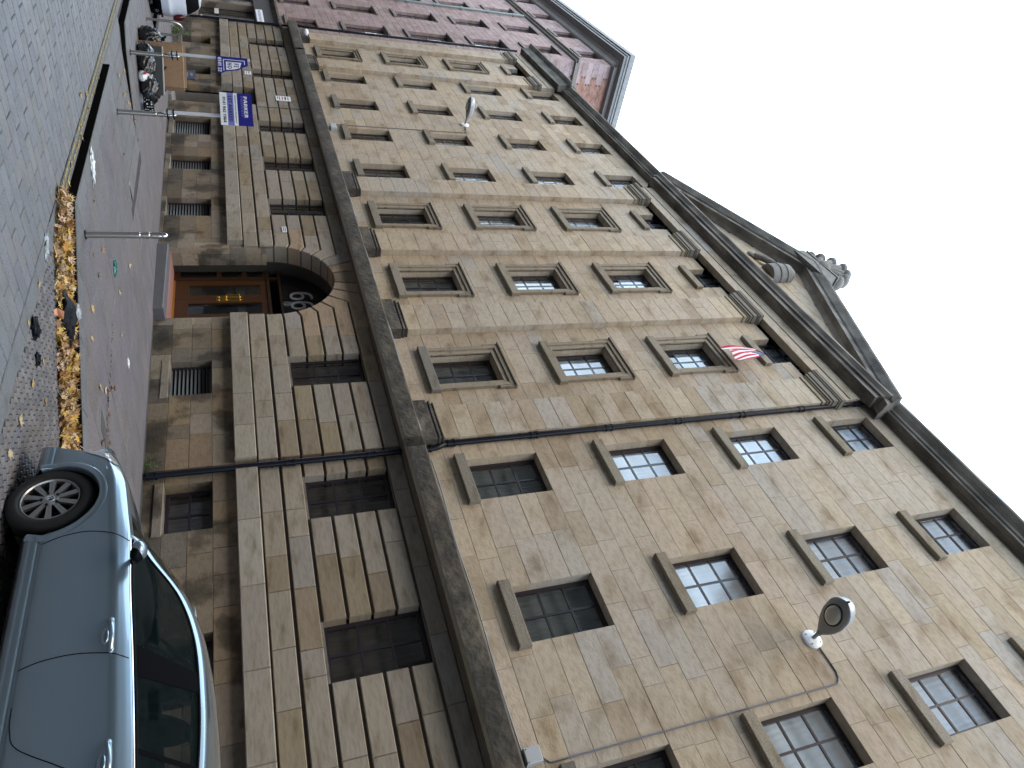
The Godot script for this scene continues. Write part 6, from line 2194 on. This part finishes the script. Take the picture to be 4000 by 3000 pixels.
# ---------------------------------------------------------------- the white hatchback
func build_white_car() -> void:
	var cz := -5.84
	var x0 := -24.8
	var car := thing("parked_car", "white hatchback seen from behind, parked beyond the cycle hoops at the edge of the picture", "car", Vector3(-26.8, rd(-26.8), cz))
	var yb := rd(-25.0)
	# height above the road -> half width, rear end, front end
	var wv := [[0.16, 0.74], [0.30, 0.83], [0.50, 0.86], [0.75, 0.86], [0.95, 0.83], [1.05, 0.80], [1.38, 0.64], [1.45, 0.57], [1.49, 0.40]]
	var rv := [[0.16, 0.16], [0.28, 0.02], [0.40, 0.0], [0.62, 0.0], [0.68, 0.06], [0.90, 0.13], [1.05, 0.18], [1.38, 0.48], [1.45, 0.62], [1.49, 0.95]]
	var fv := [[0.16, 3.8], [0.4, 3.95], [0.65, 3.9], [0.78, 3.6], [0.95, 2.95], [1.05, 2.75], [1.38, 2.1], [1.45, 1.9], [1.49, 1.6]]
	var rows := []
	var hs := []
	var h := 0.16
	while h < 1.49:
		hs.append(h)
		h += 0.035
	hs.append(1.49)
	for hh in hs:
		var w := cv(wv, hh)
		var r := cv(rv, hh)
		var f := cv(fv, hh)
		var row := PackedVector3Array()
		for i in 65:
			var a := TAU * i / 64.0
			var ca := cos(a)
			var sa := sin(a)
			var k := 1.0 / pow(pow(absf(ca), 7.0) + pow(absf(sa), 5.0), 1.0 / 6.0)
			var lx := (r + f) / 2.0
			row.append(Vector3(x0 - lx + ca * k * (f - r) / 2.0, yb + hh, cz - sa * k * w))
		rows.append(row)
	var tailg := func(i: int, j: int) -> bool: return hs[i] > 1.04 and hs[i + 1] < 1.42 and (j < 8 or j > 55)
	var sideg := func(i: int, j: int) -> bool: return hs[i] > 1.04 and hs[i + 1] < 1.42 and not (j < 8 or j > 55) and ((j > 9 and j < 54))
	var wells := func(i: int, j: int) -> bool:
		var p: Vector3 = (rows[i][j] + rows[i + 1][j + 1]) / 2.0
		return absf(p.z - cz) > 0.6 and (Vector2(p.x - (x0 - 0.78), p.y - (yb + 0.31)).length() < 0.36 or Vector2(p.x - (x0 - 3.2), p.y - (yb + 0.31)).length() < 0.36)
	var bumper := MB.new()
	bumper.grid(rows, false, func(i: int, j: int) -> bool: return hs[i] > 0.38 or wells.call(i, j))
	part("bumper", bumper, M.trim, car)
	var body := MB.new()
	body.grid(rows, false, func(i: int, j: int) -> bool: return hs[i] <= 0.38 or tailg.call(i, j) or sideg.call(i, j) or wells.call(i, j))
	var lid := rows[rows.size() - 1] as PackedVector3Array
	for j in 64:
		body.tri(Vector3(x0 - 1.3, yb + 1.495, cz), lid[j], lid[j + 1])
	part("body", body, M.white_paint, car)
	var g := MB.new()
	g.grid(rows, false, func(i: int, j: int) -> bool: return not tailg.call(i, j))
	part("rear_window", g, M.trim, car)
	var g2 := MB.new()
	g2.grid(rows, false, func(i: int, j: int) -> bool: return not sideg.call(i, j))
	part("side_window", g2, M.trim, car)
	for s in [-1.0, 1.0]:
		var l := MB.new()
		l.ellipsoid(Vector3(x0 - 0.13, yb + 0.84, cz + s * 0.74), Vector3(0.045, 0.17, 0.09), Basis(Vector3.RIGHT, -s * 0.25), 12, 18)
		part("tail_lamp", l, M.lamp_red, car)
		var rf := MB.new()
		rf.box(Vector3(x0 - 0.05, yb + 0.36, cz + s * 0.70 - 0.04), Vector3(x0 + 0.012, yb + 0.42, cz + s * 0.70 + 0.04))
		part("reflector", rf, M.lamp_red, car)
		for q in [0.78, 3.2]:
			var t := MB.new()
			t.lathe([[0.2, -0.02], [0.28, 0.0], [0.31, -0.03], [0.31, -0.18], [0.2, -0.2]], Vector3(x0 - q, yb + 0.31, cz + s * 0.82), Vector3(0, 0, s), 24)
			part("wheel_tyre", t, M.rubber, car)
			var r := MB.new()
			r.lathe([[0.2, -0.02], [0.17, -0.05], [0.06, -0.03], [0.0, -0.03]], Vector3(x0 - q, yb + 0.31, cz + s * 0.82), Vector3(0, 0, s), 24)
			part("wheel_rim", r, M.alloy, car)
	var p := MB.new()
	p.box(Vector3(x0 - 0.03, yb + 0.48, cz - 0.26), Vector3(x0 + 0.012, yb + 0.59, cz + 0.26))
	part("number_plate", p, M.plate_yellow, car)
	var ex := MB.new()
	ex.lathe([[0.035, -0.05], [0.035, 0.03], [0.028, 0.03], [0.028, -0.04]], Vector3(x0 + 0.005, yb + 0.27, cz - 0.56), Vector3.RIGHT, 16)
	part("exhaust", ex, M.chrome, car)
	var hn := MB.new()
	hn.block(PackedVector2Array([Vector2(-0.4, 0.62), Vector2(0.4, 0.62), Vector2(0.34, 0.66), Vector2(-0.34, 0.66)]), Vector3(x0 - 0.02, yb, cz), Vector3.FORWARD, Vector3.UP, Vector3.RIGHT, 0.05, 0.005)
	part("tailgate_crease", hn, M.white_paint, car)

# ---------------------------------------------------------------- main
func _ready() -> void:
	rng.seed = 20141
	var cam := Camera3D.new()
	cam.name = "camera"
	var fw := Vector3(-0.69594897, 0.35037203, -0.62681295)
	var rt := Vector3(0.64998143, -0.06369403, -0.75727618)
	var up := Vector3(0.30525264, 0.93444235, 0.18340752)
	cam.transform = Transform3D(Basis(up, -rt, -fw), Vector3.ZERO)   # the photograph was taken with the camera held upright and is kept on its side
	cam.fov = 58.16
	cam.far = 1500.0
	cam.near = 0.05
	add_child(cam)
	var env := Environment.new()
	env.background_mode = Environment.BG_SKY
	var sky := Sky.new()
	var sm := ProceduralSkyMaterial.new()
	sm.sky_top_color = Color(0.81, 0.905, 1.0)
	sm.sky_horizon_color = Color(0.90, 0.95, 1.0)
	sm.sky_curve = 0.2
	sm.ground_bottom_color = Color(0.35, 0.35, 0.35)
	sm.ground_horizon_color = Color(0.6, 0.6, 0.6)
	sm.sky_energy_multiplier = 1.0
	sky.sky_material = sm
	env.sky = sky
	env.tonemap_mode = Environment.TONE_MAPPER_LINEAR
	env.tonemap_exposure = 5.5
	env.sdfgi_enabled = true
	env.ssao_enabled = true
	env.ssil_enabled = true
	var we := WorldEnvironment.new()
	we.name = "environment"
	we.environment = env
	add_child(we)
	var sun := DirectionalLight3D.new()
	sun.name = "sun"
	sun.light_energy = 0.18
	sun.light_color = Color(1.0, 0.97, 0.93)
	sun.light_angular_distance = 40.0
	sun.shadow_enabled = true
	sun.rotation_degrees = Vector3(-62, 20, 0)
	add_child(sun)
	make_materials()
	build_ground()
	build_sandstone()
	build_red()
	build_opposite()
	build_fixtures()
	build_street()
	build_silver_car()
	build_white_car()
	build_leaves()
